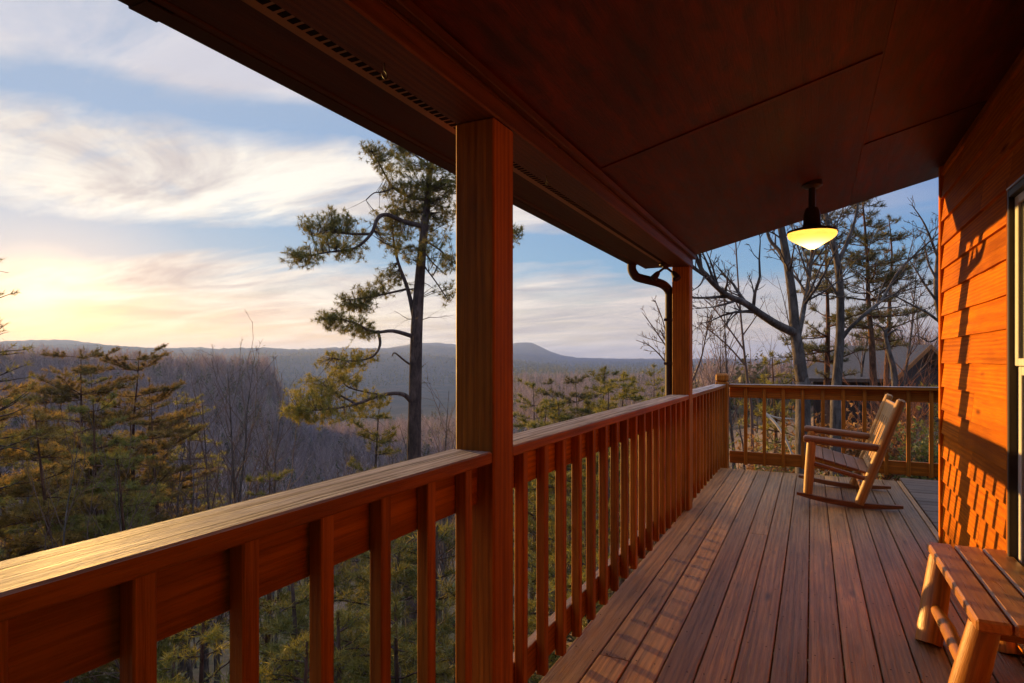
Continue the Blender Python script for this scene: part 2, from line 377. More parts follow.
# ------------------------------------------------------------------ deck
X_RAIL = -1.006; X_WALL = .878; Y_CORNER = 5.49; Y_END = 8.02; Y0 = -2.6
deck = empty('deck', (0, 2.4, DZ)); tag(deck, 'long wooden porch deck of reddish brown planks running beside the cabin', 'deck')
deck_loc = np.array((0, 2.4, DZ))
def rel(b, root_loc): 
    for i in range(len(b.V)): b.V[i] = b.V[i] - root_loc
    return b
b = MB(); xs = [-.874 + .1433 * k for k in range(-1, 13)]
for k, x in enumerate(xs):
    x1 = x + .1433 - .0065; x0 = x if k else x - .012
    if k == len(xs) - 1: x1 = X_WALL + .01
    joints = sorted(random.sample([-.9, .6, 2.7, 3.1, 3.9, 5.1, 5.9], 2)); joints = joints[:random.choice((0, 1, 1))]; ys = [Y0] + joints + [Y_END]
    if ys[-1] - ys[-2] < .8: ys.pop(-2)
    for y0, y1 in zip(ys[:-1], ys[1:]):
        b.box((x0, y0 + .0015, DZ - .034 + random.uniform(-.0012, .0012)), (x1, y1 - .0015, DZ + random.uniform(-.0012, .0012)), 1, .004)
    for y in np.arange(Y0 + .119, Y_END, .4):
        for xx in (x0 + .028, x1 - .028):
            a_ = np.linspace(0, 6.283, 7)[:-1]; cx_, cy_ = xx + random.uniform(-.008, .008), y + random.uniform(-.008, .008)
            V = np.array([(cx_ + .0042 * math.cos(q), cy_ + .0042 * math.sin(q), DZ + .0018) for q in a_]); b.add(V, [[0, 1, 2, 3, 4, 5]], V, 1)
rel(b, deck_loc).build('decking', [M['deck'], M['hole']], deck)
b = MB(); y = Y_CORNER + .06
while y < 8.2:
    b.box((X_WALL + .022, y, DZ - .034), (3.4, y + .137, DZ + random.uniform(-.004, .001)), 0, .004); y += .1433
rel(b, deck_loc).build('side_decking', M['deck_grey'], deck)
b = MB()
for y in np.arange(Y0 + .1, 8.2, .4): b.box((-1.0, y, DZ - .19), (X_WALL, y + .038, DZ - .036), 0)
b.box((-1.045, Y0, DZ - .225), (-1.007, Y_END - .02, DZ - .037), 1)
rel(b, deck_loc).build('joist_frame', M['stain'], deck)

# posts of the porch
YP = (1.87, 5.625); PW = .1556; XPI = -.983
POSTS = []
for i, y in enumerate(YP):
    root = empty('porch_post', (XPI - PW / 2, y + PW / 2, DZ))
    tag(root, ('nearest square timber post holding up the porch roof beam' if i == 0 else 'farther square timber post with the downspout against it'), 'post', 'timber posts under the porch beam')
    b = MB(); b.box((-PW / 2, -PW / 2, -.25), (PW / 2, PW / 2, .838 - DZ - .0015), 2, .006)
    b.build('shaft', M['post'], root)
root = empty('porch_post', (XPI - PW / 2, -1.85, DZ)); tag(root, 'square timber post behind the nearest railing end', 'post', 'timber posts under the porch beam')
b = MB(); b.box((-PW / 2, -PW / 2, -.25), (PW / 2, PW / 2, .838 - DZ - .0015), 2, .006); b.build('shaft', M['post'], root)
# support posts below deck carry on to the ground
YC = 8.33
cp = empty('corner_post', (-1.045, YC, DZ)); tag(cp, 'short square railing post with a rounded top at the far deck corner', 'post')
b = MB(); b.box((-.076, -.076, -1.6), (.076, .076, 1.06), 2, .006); b.build('shaft', M['stain'], cp)
b = MB(); b.box((-.079, -.079, 1.0625), (.079, .079, 1.17), 2, .028); b.build('post_cap', M['stain'], cp)

# ------------------------------------------------------------------ railings
ZC = -.3173; TC = .041
def railing_y(y0, y1, ys, label):
    root = empty('deck_railing', (X_RAIL, (y0 + y1) / 2, DZ)); L = np.array(root.location)
    tag(root, label, 'railing', 'wooden railings round the deck')
    b = MB(); cut = [y0] + [y for y in (-.4,) if y0 < y < y1] + [y1]
    for a, c in zip(cut[:-1], cut[1:]): b.box((-1.150, a + .001, ZC - TC), (-.9875, c - .001, ZC), 1, .005, top_mi=1)
    rel(b, L).build('cap_rail', [M['stain'], M['cap_top']], root)
    b = MB(); b.box((-1.088, y0, -.504), (-1.0475, y1, ZC - TC - .001), 1); rel(b, L).build('upper_rail', M['stain'], root)
    b = MB(); b.box((-1.088, y0, -1.318), (-1.0475, y1, -1.185), 1, top_mi=1); rel(b, L).build('lower_rail', [M['stain'], M['deck']], root)
    for y in ys:
        b = MB(); b.box((-1.0465, y - .0005, -1.335 + random.uniform(-.006, .006)), (X_RAIL, y + .041, ZC - TC - .0015), 2, .003); rel(b, L).build('baluster', M['stain'], root)
railing_y(Y0, YP[0] - .001, [.637 + .2165 * k for k in range(-17, 6)], 'nearest railing section with a weathered cap running up to the near post')
railing_y(YP[0] + PW + .001, YP[1] - .001, [2.162 + .2115 * k for k in range(17)], 'long railing section between the two porch posts')
railing_y(YP[1] + PW + .001, YC - .078, [5.90 + .2115 * k for k in range(12)], 'short railing section from the far porch post to the corner post')
YF = 8.40
root = empty('deck_railing', (.5, YF, DZ)); L = np.array(root.location)
tag(root, 'dark railing across the far end of the deck behind the rocking chair', 'railing', 'wooden railings round the deck')
x0, x1 = -1.045 + .078, 3.4
b = MB(); b.box((x0, YF - .03, ZC - TC), (x1, YF + .12, ZC), 0, .005, top_mi=1); rel(b, L).build('cap_rail', [M['stain'], M['cap_top']], root)
b = MB(); b.box((x0, YF + .0415, -.495), (x1, YF + .079, ZC - TC - .001), 0); rel(b, L).build('upper_rail', M['stain'], root)
b = MB(); b.box((x0, YF + .0415, -1.345), (x1, YF + .079, -1.19), 0); rel(b, L).build('lower_rail', M['stain'], root)
def x_at(u, y): a = (u - 512) / F_PX; return y * (-ST + a * CT) / (CT + a * ST)
for k in range(18):
    x = x_at(745.5, YF) + k * .2215 - .02
    if x > 3.3: break
    b = MB(); b.box((x, YF, -1.355), (x + .041, YF + .0405, ZC - TC - .0015), 2); rel(b, L).build('baluster', M['stain'], root)

# ------------------------------------------------------------------ roof
SL = .257; XB = -.978; ZB = .838
def zc(x): return .95 + SL * (x + .983)
YR0, YR1 = -2.62, 5.80; RL = np.array((0, 1., 1.17))
roof = empty('porch_roof', tuple(RL)); tag(roof, 'dark stained plywood porch roof sloping down to the beam above the posts', 'roof')
def slab(b, x0, x1, y0, y1, off, th, grain=0, mi=0, bev=.002):
    V = np.array([(x, y, zc(x) + off + dz) for dz in (0, th) for x in (x0, x1) for y in (y0, y1)])
    fs = [[0, 1, 3, 2], [4, 6, 7, 5], [0, 4, 5, 1], [2, 3, 7, 6], [0, 2, 6, 4], [1, 5, 7, 3]]
    G = V - V.mean(0)
    G = np.stack([G[:, grain], G[:, 1 - grain], G[:, 2]], 1); b.add(V, fs, G, mi)
b = MB(); gap = .0007; px = [-1.0, .27, 1.49, 2.2]
for i in range(3):
    off = 2.97 if i % 2 == 0 else 4.19
    seams = [YR0] + [s for s in (off + 2.44 * k for k in range(-4, 3)) if YR0 + .2 < s < YR1 - .2] + [YR1]
    for a, c in zip(seams[:-1], seams[1:]): slab(b, px[i] + gap, px[i + 1] - gap, a + gap, c - gap, 0, .014, 1)
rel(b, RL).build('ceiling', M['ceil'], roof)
b = MB()
slab(b, -.945, .262, 2.952, 2.988, -.006, .0055, 0, 0, .002); slab(b, .278, .86, 4.172, 4.208, -.006, .0055, 0); slab(b, -.945, .262, .512, .548, -.006, .0055, 0)
rel(b, RL).build('batten', M['ceil'], roof)
b = MB(); slab(b, -1.45, 6.0, YR0 - .05, YR1 + .03, .12, .05); slab(b, -1.49, 6.0, YR0 - .06, YR1 + .05, .172, .02, 0, 1)
slab(b, -1.1, 6.0, YR1 - .04, YR1, .0145, .105)
rel(b, RL).build('roof_deck', [M['ceil'], M['shingle']], roof)
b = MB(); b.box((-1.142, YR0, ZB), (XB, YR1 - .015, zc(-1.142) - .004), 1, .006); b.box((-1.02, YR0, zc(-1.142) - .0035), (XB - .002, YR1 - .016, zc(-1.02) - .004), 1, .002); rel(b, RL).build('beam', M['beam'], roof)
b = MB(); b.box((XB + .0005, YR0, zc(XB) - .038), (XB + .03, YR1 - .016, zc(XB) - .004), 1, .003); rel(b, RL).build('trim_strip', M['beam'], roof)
ZS = .862
b = MB(); b.box((-1.155, YR0, ZS), (-1.1435, YR1 - .02, ZS + .02), 1); b.box((-1.395, YR0, ZS), (-1.228, YR1 - .02, ZS + .014), 1)
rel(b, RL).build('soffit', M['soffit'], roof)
b = MB(); b.box((-1.227, YR0, ZS - .004), (-1.156, YR1 - .021, ZS + .006), 1)
for y in np.arange(-1.0, YR1 - .1, .032): b.box((-1.193, y, ZS - .0055), (-1.160, y + .020, ZS + .0015), 1, .0005, mi=1)
rel(b, RL).build('vent_strip', [M['vent'], M['hole']], roof)
b = MB(); b.box((-1.422, YR0, ZS - .004), (-1.396, YR1 - .018, ZS + .13), 1); b.box((-1.42, YR1 - .018, ZS), (-1.143, YR1 - .0005, ZS + .08), 0)
rel(b, RL).build('fascia', M['soffit'], roof)

# gutter with its downspout
YG = 5.50
gut = empty('gutter', (-1.46, 1., ZS)); GL = np.array(gut.location)
tag(gut, 'dark gutter along the eave with a downspout bending in to the far post', 'gutter')
def kgutter(y0, y1):
    prof = [(-1.4235, .10), (-1.4235, -.006), (-1.4870, -.006), (-1.4990, .03), (-1.5120, .055), (-1.5120, .09), (-1.5050, .09), (-1.5050, .06), (-1.4920, .033), (-1.4830, .0), (-1.4290, .0), (-1.4290, .10)]
    V = np.array([(x, y, ZS + z) for y in (y0, y1) for x, z in prof]); n = len(prof)
    fs = [[i, (i + 1) % n, n + (i + 1) % n, n + i] for i in range(n)] + [list(range(n))[::-1], list(range(n, 2 * n))]
    return V, fs
b = MB(); V, fs = kgutter(YR0 - .02, YG); b.add(V, fs, V)
V, fs = kgutter(.93, 1.0); V = V.copy(); V[:, 2] -= .004; V[:, 0] = np.where(V[:, 0] < -1.45, V[:, 0] - .003, V[:, 0]); b.add(V, fs, V)
rel(b, GL).build('channel', M['bronze'], gut)
xg, yg = -1.455, YG - .07
pts = smooth_pts([(xg, yg, ZS - .002), (xg, yg, .81), (xg + .02, yg + .01, .765), (-1.40, yg + .03, .735), (-1.25, 5.57, .695), (-1.20, 5.65, .665), (-1.174, 5.685, .61), (-1.172, 5.69, .5), (-1.172, 5.69, -1.0), (-1.172, 5.69, -3.6)])
b = MB(); b.tube(pts, .040, 12); rel(b, GL).build('downspout', M['bronze'], gut, smooth=True)
for z in (.35, -.05):
    b = MB(); b.box((-1.216, 5.645, z), (-1.139, 5.649, z + .025), 0, .001); rel(b, GL).build('strap', M['bronze'], gut)
# security light
fl = empty('flood_light', (-1.17, 5.50, ZS - .005)); tag(fl, 'small twin headed security light under the eave beside the far post', 'light')
b = MB(); b.lathe([(0, 0), (.055, 0), (.055, -.022), (.03, -.03), (.022, -.055), (0, -.055)], n=20); b.build('base', M['bronze'], fl, True)
for s, yy in ((-1, -.02), (1, .03)):
    b = MB(); a0 = np.array((s * .012, yy * .5, -.045)); a1 = np.array((s * .06, yy, -.085)); d = np.array((s * .55, -.25, -.75)); d /= np.linalg.norm(d)
    b.tube([a0, a1], .011, 8)
    b.tube([a1 - d * .015, a1, a1 + d * .02, a1 + d * .075, a1 + d * .08, a1 + d * .072], [.010, .020, .026, .034, .032, .030], 16)
    h = b.build('lamp_head', M['bronze'], fl, True)
    b = MB(); b.tube([a1 + d * .066, a1 + d * .07], [.028, .024], 16); b.build('lens', M['brass'], h, True)
for i, y in enumerate((1.40, 2.58)):
    b = MB(); r_ = .011; an = np.linspace(0, 4.7, 12)
    pts = [(0, 0, 0), (0, 0, -.022)] + [(0, r_ * math.sin(q), -.033 + r_ * math.cos(q)) for q in an]
    b.tube(pts, .0022, 6); o = b.build('cup_hook', M['bronze'], None, True); o.location = (-1.085, y, ZB)
    tag(o, ('tiny bronze cup hook under the roof beam before the near post' if i == 0 else 'tiny bronze cup hook under the roof beam beyond the near post'), 'hook', 'cup hooks under the beam')

# ------------------------------------------------------------------ porch lamp
lx, ly = 0.0, 4.66
lamp = empty('porch_lamp', (lx, ly, zc(0))); tag(lamp, 'lit porch lamp with a glowing yellow glass shade hanging from the ceiling', 'lamp')
b = MB(); b.lathe([(0, .01), (.065, .012), (.065, -.02), (.045, -.035), (.0, -.036)]); b.build('canopy', M['dark_metal'], lamp, True)
b = MB(); b.lathe([(0, -.03), (.022, -.03), (.022, -.2), (0, -.2)], n=12); b.build('stem', M['dark_metal'], lamp, True)
b = MB(); b.lathe([(0, -.17), (.04, -.172), (.052, -.21), (.056, -.285), (.068, -.300), (.11, -.312), (.156, -.325), (.160, -.340), (.152, -.340), (.10, -.328), (0, -.32)], n=32); b.build('metal_cap', M['dark_metal'], lamp, True)
t = NT('glowing_glass'); tc = t.n('ShaderNodeTexCoord').outputs['Object']; n = t.noise(tc, 7, 3, .5)
c = t.mix(t.ramp(n, ((.35, 0.), (.65, 1.))), (1., .44, .03), (1., .55, .09))
e = t.n('ShaderNodeEmission'); ds = t.n('ShaderNodeVectorMath', operation='DISTANCE'); t.l(tc, ds.inputs[0]); ds.inputs[1].default_value = (0, 0, -.42)
hot = t.ramp(t.math('DIVIDE', ds.outputs['Value'], .2), ((.15, 1.), (.75, 0.)))          # brightest next to the bulb
c = t.mix(hot, c, (1., .80, .48)); t.l(c, e.inputs[0]); t.l(t.math('ADD', t.math('MULTIPLY', hot, .40), .13), e.inputs[1])
d = t.n('ShaderNodeBsdfTranslucent'); d.inputs[0].default_value = (.95, .78, .46, 1); g = t.n('ShaderNodeBsdfPrincipled'); g.inputs['Base Color'].default_value = (.85, .72, .48, 1); g.inputs['Roughness'].default_value = .25
m1 = t.n('ShaderNodeMixShader'); m1.inputs[0].default_value = .6; t.l(g.outputs[0], m1.inputs[1]); t.l(d.outputs[0], m1.inputs[2])
ad = t.n('ShaderNodeAddShader'); t.l(m1.outputs[0], ad.inputs[0]); t.l(e.outputs[0], ad.inputs[1]); t.l(ad.outputs[0], t.out.inputs[0])
b = MB(); b.lathe([(.152, -.339), (.1545, -.349), (.150, -.366), (.128, -.385), (.095, -.404), (.060, -.424), (.030, -.443), (.012, -.452), (0, -.453), (0, -.449), (.011, -.448), (.028, -.439), (.057, -.420), (.092, -.400), (.125, -.381), (.146, -.364), (.150, -.349), (.149, -.339)], n=40)
b.build('glass_shade', t.m, lamp, True)
b = MB(); b.lathe([(0, -.449), (.008, -.452), (.010, -.460), (.006, -.470), (.003, -.480), (0, -.482)], n=12); b.build('finial', M['dark_metal'], lamp, True)
pl = bpy.data.objects.new('porch_lamp_bulb', bpy.data.lights.new('porch_lamp_bulb', 'POINT')); COL.objects.link(pl)
pl.parent = lamp; pl.location = (0, 0, -.385); pl.data.energy = 1.6; pl.data.color = (1, .72, .35); pl.data.shadow_soft_size = .025

# ------------------------------------------------------------------ cabin wall with window
cab = empty('cabin_wall', (X_WALL, 2, DZ)); CL = np.array(cab.location)
tag(cab, 'orange brown lap sided cabin wall at the right with railing shadows on it', 'wall')
YW0, YW1 = 3.71, Y_CORNER - .055           # siding between the window trim and the corner board
def lap(b, y0, y1, ztop, zbot):
    z = .148 - .172 * 20
    while z < ztop:
        za, zb = max(z, zbot), min(z + .172, ztop)
        if zb > za:
            # each board of the course, butt jointed
            cuts = ([y0, y1] if y1 - y0 < .8 or random.random() < .55 else [y0, y0 + (y1 - y0) * random.uniform(.25, .75), y1]) if y1 - y0 < 2.2 else [y0, (y0 + y1) / 2 + random.uniform(-.3, .3), y1]
            for a, c in zip(cuts[:-1], cuts[1:]):
                t0, t1 = -.026, -.006
                ns = 5; yy = np.linspace(a + .001, c - .001, ns); wob = np.array([random.uniform(-.0035, .0035) for _ in yy])
                V = []
                for y, w in zip(yy, wob):
                    V += [(X_WALL + t0, y, za + w), (X_WALL + t1, y, zb + .012), (X_WALL + .012, y, zb + .012), (X_WALL + .012, y, za + w)]
                fs = []
                for i in range(ns - 1):
                    for j in range(4):
                        fs.append([i * 4 + j, i * 4 + (j + 1) % 4, (i + 1) * 4 + (j + 1) % 4, (i + 1) * 4 + j])
                fs += [[0, 3, 2, 1], [(ns - 1) * 4 + j for j in range(4)]]
                V = np.array(V); G = np.stack([V[:, 1], V[:, 2], V[:, 0]], 1); b.add(V, fs, G)
        z += .172
ZT = zc(X_WALL) - .004
b = MB(); lap(b, YW0, YW1, ZT, DZ - .3); lap(b, 1.102, 2.415, ZT, DZ - .3); lap(b, Y0, 1.101, ZT, .85); lap(b, 2.416, YW0 - .001, ZT, .863)
rel(b, CL).build('siding', M['siding'], cab)
b = MB(); b.box((X_WALL - .034, YW1 + .001, DZ - .3), (X_WALL + .06, Y_CORNER, ZT), 2, .004); rel(b, CL).build('corner_board', M['siding'], cab)
b = MB(); b.box((X_WALL + .0125, Y0 - .8, DZ - 2), (X_WALL + .12, Y_CORNER - .02, ZT + .02), 1); b.box((X_WALL + .125, Y_CORNER - .14, DZ - 2), (5.8, Y_CORNER - .02, ZT + .02), 0)
rel(b, CL).build('wall_core', M['dwall'], cab)
win = empty('window', (0, 0, 0)); win.parent = cab
wy0, wy1, wz0, wz1 = 2.46, 3.665, -1.22, .80
x0 = X_WALL - .038
b = MB()
b.box((x0, wy1 - .005, wz0 - .08), (X_WALL + .02, wy1 + .04, wz1 + .06), 2); b.box((x0, wy0 - .04, wz0 - .08), (X_WALL + .02, wy0 + .005, wz1 + .06), 2)
b.box((x0 - .002, wy0 + .006, wz1 + .012), (X_WALL + .02, wy1 - .006, wz1 + .06), 1); b.box((x0 - .004, wy0 + .006, wz0 - .08), (X_WALL + .02, wy1 - .006, wz0 - .03), 1)
rel(b, CL).build('window_trim', M['siding'], win)
b = MB()
for (ya, yb, za, zb) in ((wy1 - .032, wy1 - .006, wz0, wz1 - .001), (wy0 + .006, wy0 + .032, wz0, wz1 - .001), (wy0 + .033, wy1 - .033, wz1 - .035, wz1 - .001), (wy0 + .033, wy1 - .033, wz0, wz0 + .03)):
    b.box((x0 - .006, ya, za), (X_WALL + .012, yb, zb), 2)
rel(b, CL).build('outer_frame', M['dim'], win)
b = MB(); b.box((x0 - .010, wy0, wz1), (X_WALL + .01, wy1 - .006, wz1 + .011), 1, .002); rel(b, CL).build('drip_cap', M['alu'], win)
for k, (za, zb, dx) in enumerate(((-.03, wz1 - .037, .0), (wz0 + .032, -.033, .012))):
    b = MB(); xa, xb_ = X_WALL - .022 + dx, X_WALL + .004 + dx
    for (ya, yb, zz0, zz1) in ((wy1 - .085, wy1 - .034, za, zb), (wy0 + .034, wy0 + .085, za, zb), (wy0 + .086, wy1 - .086, zb - .04, zb), (wy0 + .086, wy1 - .086, za, za + .035)):
        b.box((xa, ya, zz0), (xb_, yb, zz1), 2)
    s_ = rel(b, CL).build('sash', M['white'], win)
    b = MB(); b.box((xa + .012, wy0 + .08, za + .03), (xa + .016, wy1 - .08, zb - .035), 2, .0005); rel(b, CL).build('pane', M['glass'], s_)

door = empty('added_dark_glass_door', (0, 0, 0)); door.parent = cab; DA, DB = -2.4, 1.10; DM = (DA + DB) / 2  # unseen door added so its dark glass cuts sunlit bounce off the wall
b = MB()
for (ya, yb, za, zb) in ((DA, DA + .06, DZ + .002, .845), (DB - .06, DB, DZ + .002, .845), (DA + .061, DB - .061, .78, .845), (DM - .03, DM + .03, DZ + .06, .779), (DA + .061, DB - .061, DZ + .002, DZ + .059)): b.box((X_WALL - .03, ya, za), (X_WALL + .012, yb, zb), 2)
rel(b, CL).build('frame', M['dim'], door)
for ya, yb in ((DA + .061, DM - .031), (DM + .031, DB - .061)):
    b = MB(); b.box((X_WALL - .008, ya, DZ + .06), (X_WALL - .002, yb, .779), 2, .0005); rel(b, CL).build('pane', M['glass'], door)
# unseen wall added behind the viewpoint to block sky light on the porch
rw = empty('sky_block_wall', (-1.5, -2.6, DZ)); tag(rw, 'unseen dark boarded wall added behind the viewpoint to block sky light', 'wall')
b = MB()
for k in range(40):
    x = -4.4 + k * .1325; b.box((x, -2.66, -6.), (x + .130, -2.63, min(zc(x) - .03, 1.35) if x > -1.5 else 1.0), 2)
rel(b, np.array(rw.location)).build('boards', M['dwall'], rw)
# ------------------------------------------------------------------ bench
BX, BY0, BY1, BZ = .528, 2.70, 3.75, -.93
bench = empty('log_bench', ((BX + .165), 3.22, DZ)); BL = np.array(bench.location)
tag(bench, 'low slatted bench with thick round log legs beside the window', 'bench')
b = MB()
for k in range(3):
    xa = BX + k * .1135; b.box((xa, BY0 + random.uniform(-.004, .004), BZ - .045), (xa + .1045, BY1 + random.uniform(-.004, .004), BZ), 1, .008)
rel(b, BL).build('seat', M['bench'], bench)
for yy in (BY0 + .10, BY1 - .14):
    b = MB(); b.box((BX + .03, yy, BZ - .10), (BX + .30, yy + .07, BZ - .046), 0, .006); rel(b, BL).build('seat_bearer', M['log'], bench)
for (xa, ya, xb2, yb) in ((BX + .045, BY1 - .10, BX - .03, BY1 - .26), (BX + .045, BY0 + .10, BX - .03, BY0 + .12), (BX + .27, BY1 - .10, BX + .295, BY1 - .20), (BX + .27, BY0 + .10, BX + .295, BY0 + .12)):
    b = MB(); top = np.array((xa, ya, BZ - .0465)); bot = np.array((xb2, yb, DZ + .001))
    pts = [bot + (top - bot) * f for f in np.linspace(0, 1, 7)]
    b.tube(pts, [.055, .057, .058, .057, .055, .053, .051], 16); rel(b, BL).build('leg', M['log'], bench, True)
b = MB()
b.tube([(BX - .0, BY1 - .19, DZ + .16), (BX + .012, 3.3, DZ + .158), (BX, BY0 + .11, DZ + .16)], [.022, .03, .022], 12)
b.tube([(BX + .28, BY1 - .17, DZ + .16), (BX + .28, 3.3, DZ + .158), (BX + .28, BY0 + .11, DZ + .16)], [.022, .03, .022], 12)
rel(b, BL).build('stretcher', M['log'], bench, True)

# ------------------------------------------------------------------ rocking chair
YN, YFAR = 6.40, 7.34
chair = empty('rocking_chair', (.3, (YN + YFAR) / 2, DZ)); HL = np.array(chair.location)
tag(chair, 'wooden rocking chair with slatted back facing the railing on the far deck', 'rocking chair')
def rocker_z(x): return DZ + .0025 + .42 * (x - .40) ** 2 * .62
for y in (YN, YFAR):
    b = MB(); xs_ = np.linspace(-.13, .725, 15); w = .042; hgt = .046; V = []
    for i, x in enumerate(xs_):
        e = 1 - .45 * (abs(i - 7) / 7) ** 3; z = rocker_z(x)
        V += [(x, y - w / 2, z), (x, y + w / 2, z), (x, y + w / 2, z + hgt * e), (x, y - w / 2, z + hgt * e)]
    fs = [[i * 4 + j, i * 4 + (j + 1) % 4, (i + 1) * 4 + (j + 1) % 4, (i + 1) * 4 + j] for i in range(14) for j in range(4)] + [[3, 2, 1, 0], [56, 57, 58, 59]]
    V = np.array(V); b.add(V, fs, V); rel(b, HL).build('rocker', M['chair_dark'], chair)
    z0 = rocker_z(-.03) + .043; yy = y + (.028 if y == YN else -.028) * 0
    b = MB(); pts = [np.array((-.035, yy, z0)) + f * (np.array((-.005, yy, -.765)) - np.array((-.035, yy, z0))) for f in np.linspace(0, 1, 5)]
    b.tube(pts, [.040, .042, .042, .041, .039], 16); rel(b, HL).build('front_leg', M['chair'], chair, True)
    b = MB(); p0 = np.array((.385, yy, rocker_z(.385) + .035)); p1 = np.array((.715, yy, -.355))
    pts = [p0 + f * (p1 - p0) for f in (0, .2, .45, .7, .9, .985, 1.0)]
    b.tube(pts, [.042, .043, .043, .042, .041, .036, .02], 16); rel(b, HL).build('back_post', M['chair'], chair, True)
    b = MB(); a0 = np.array((-.075, yy, -.742)); a1 = np.array((.555, yy, -.800))
    pts = [a0 + f * (a1 - a0) for f in (0, .03, .5, .97, 1.)]
    b.tube(pts, [.022, .036, .037, .034, .022], 14); rel(b, HL).build('armrest', M['chair_dark'], chair, True)
b = MB(); sA, sB = np.array((.0, -.915)), np.array((.485, -1.045)); dd = (sB - sA) / np.linalg.norm(sB - sA)
for k in range(5):
    p0 = sA + dd * (k * .1005); p1 = p0 + dd * .094; mid = (p0 + p1) / 2
    x_, z_ = mid; ca, sa = dd
    Mx = np.array(((ca, 0, -sa), (0, 1, 0), (sa, 0, ca)))
    b.box((-.047, -(YFAR - YN) / 2 + .045, -.011), (.047, (YFAR - YN) / 2 - .045, .011), 1, .004, 0, (Mx, (x_, (YN + YFAR) / 2, z_)))
rel(b, HL).build('seat', M['chair_dark'], chair)
b = MB()
for (x, z) in ((.0, -.965), (.455, -1.085)): b.tube([(x, YN, z), (x, YFAR, z)], .026, 12)
b.tube([(.0, YN, -.97), (.47, YN, -1.09)], .022, 10); b.tube([(.0, YFAR, -.97), (.47, YFAR, -1.09)], .022, 10); b.tube([(.42, YN, -1.2), (.42, YFAR, -1.2)], .02, 10)
rel(b, HL).build('seat_rail', M['chair_dark'], chair, True)
bk0 = np.array((.385, rocker_z(.385) + .035)); bk1 = np.array((.715, -.355))
def bk(f): q = bk0 + f * (bk1 - bk0); return q
ub = np.array((-(bk1 - bk0)[1], 0, (bk1 - bk0)[0])); ub = ub / np.linalg.norm(ub)
b = MB(); n = 6; yy = np.linspace(YN + .10, YFAR - .10, n)
for y in yy: b.beam((bk(.34)[0] - .004, y, bk(.34)[1]), (bk(.80)[0] - .004, y, bk(.80)[1]), .105, .02, up=tuple(-ub), bev=.004)
rel(b, HL).build('back_slats', M['chair'], chair)
b = MB(); m0, m1 = bk(.795), bk(.945); b.beam((m0[0], (YN + YFAR) / 2, m0[1]), (m1[0], (YN + YFAR) / 2, m1[1]), YFAR - YN - .06, .03, up=tuple(-ub), bev=.005)
rel(b, HL).build('crest_rail', M['chair'], chair)
b = MB(); m0, m1 = bk(.30), bk(.345); b.beam((m0[0], (YN + YFAR) / 2, m0[1]), (m1[0], (YN + YFAR) / 2, m1[1]), YFAR - YN - .06, .032, up=tuple(-ub), bev=.005)
rel(b, HL).build('lower_back_rail', M['chair'], chair)
HAZE = 1.5e-4
# ------------------------------------------------------------------ vegetation
class TB:
    """numpy soup: tubes (quads) and needle / leaf triangles"""
    def __init__(s): s.V = []; s.Q = []; s.T = []; s.n = 0; s.tq = []; s.tt = []; s.mt = []
    def tube(s, pts, rad, n=4):
        pts = np.asarray(pts, float); rad = np.asarray(rad, float) * np.ones(len(pts))
        V, Q = tube_np(pts, rad, n); s.V.append(V); s.Q.append(Q + s.n); s.n += len(V)
    def tris(s, A, B, C, tint, mi=0):
        k = len(A); V = np.stack([A, B, C], 1).reshape(-1, 3); s.V.append(V)
        s.T.append(np.arange(k * 3).reshape(-1, 3) + s.n); s.n += 3 * k; s.tt.append(np.asarray(tint)); s.mt.append(np.full(k, mi))
    def build(s, name, mats, parent=None, smooth=True, mesh_only=False):
        Q = np.concatenate(s.Q) if s.Q else np.zeros((0, 4), int); T = np.concatenate(s.T) if s.T else np.zeros((0, 3), int)
        tint = np.concatenate([np.full(len(Q), .5)] + s.tt) if s.tt else np.full(len(Q), .5)
        mi = np.concatenate([np.zeros(len(Q), int)] + s.mt) if s.mt else np.zeros(len(Q), int)
        me = mesh_np(name, np.concatenate(s.V), [Q, T], mats if isinstance(mats, list) else [mats], mi, tint, None, smooth)
        return me if mesh_only else link(name, me, parent)
def unit(v): return v / (np.linalg.norm(v, axis=-1, keepdims=True) + 1e-9)
def smooth_path(pts, k=5):
    """Catmull-Rom through the points"""
    p = np.asarray(pts, float); p = np.vstack([2 * p[0] - p[1], p, 2 * p[-1] - p[-2]]); out = []
    for i in range(1, len(p) - 2):
        for f in np.linspace(0, 1, k, endpoint=False):
            a, b, c, d = p[i - 1], p[i], p[i + 1], p[i + 2]
            out.append(.5 * (2 * b + (c - a) * f + (2 * a - 5 * b + 4 * c - d) * f * f + (3 * b - a - 3 * c + d) * f ** 3))
    out.append(p[-2]); return np.array(out)
def tufts(tb, pos, dirs, rg, n=12, length=.16, width=.012, spread=1.0, back=.10, mi=0, tint_mu=.5):
    """needle tufts at shoot tips"""
    m = len(pos)
    if m == 0: return
    pos = np.repeat(pos, n, 0); d = np.repeat(unit(dirs), n, 0)
    nd = unit(d * .75 + spread * unit(rg.normal(size=(m * n, 3))))
    base = pos - d * (rg.random((m * n, 1)) * back)
    L = length * rg.uniform(.65, 1.15, (m * n, 1)); side = unit(np.cross(nd, rg.normal(size=(m * n, 3)))) * width
    tint = np.clip(np.repeat(rg.normal(tint_mu, .25, m), n) + rg.normal(0, .1, m * n), 0, 1)
    tb.tris(base - side * .5, base + side * .5, base + nd * L, tint, mi)
def perp(d, rg):
    q = np.cross(d, rg.normal(size=3)); return q / (np.linalg.norm(q) + 1e-9)
def wander(rg, p, d, L, n, bend=.12, up=.0):
    pts = [p]; d = d / np.linalg.norm(d)
    for _ in range(n):
        d = d + rg.normal(size=3) * bend + np.array((0, 0, up)); d /= np.linalg.norm(d); pts.append(pts[-1] + d * L / n)
    return np.array(pts), d
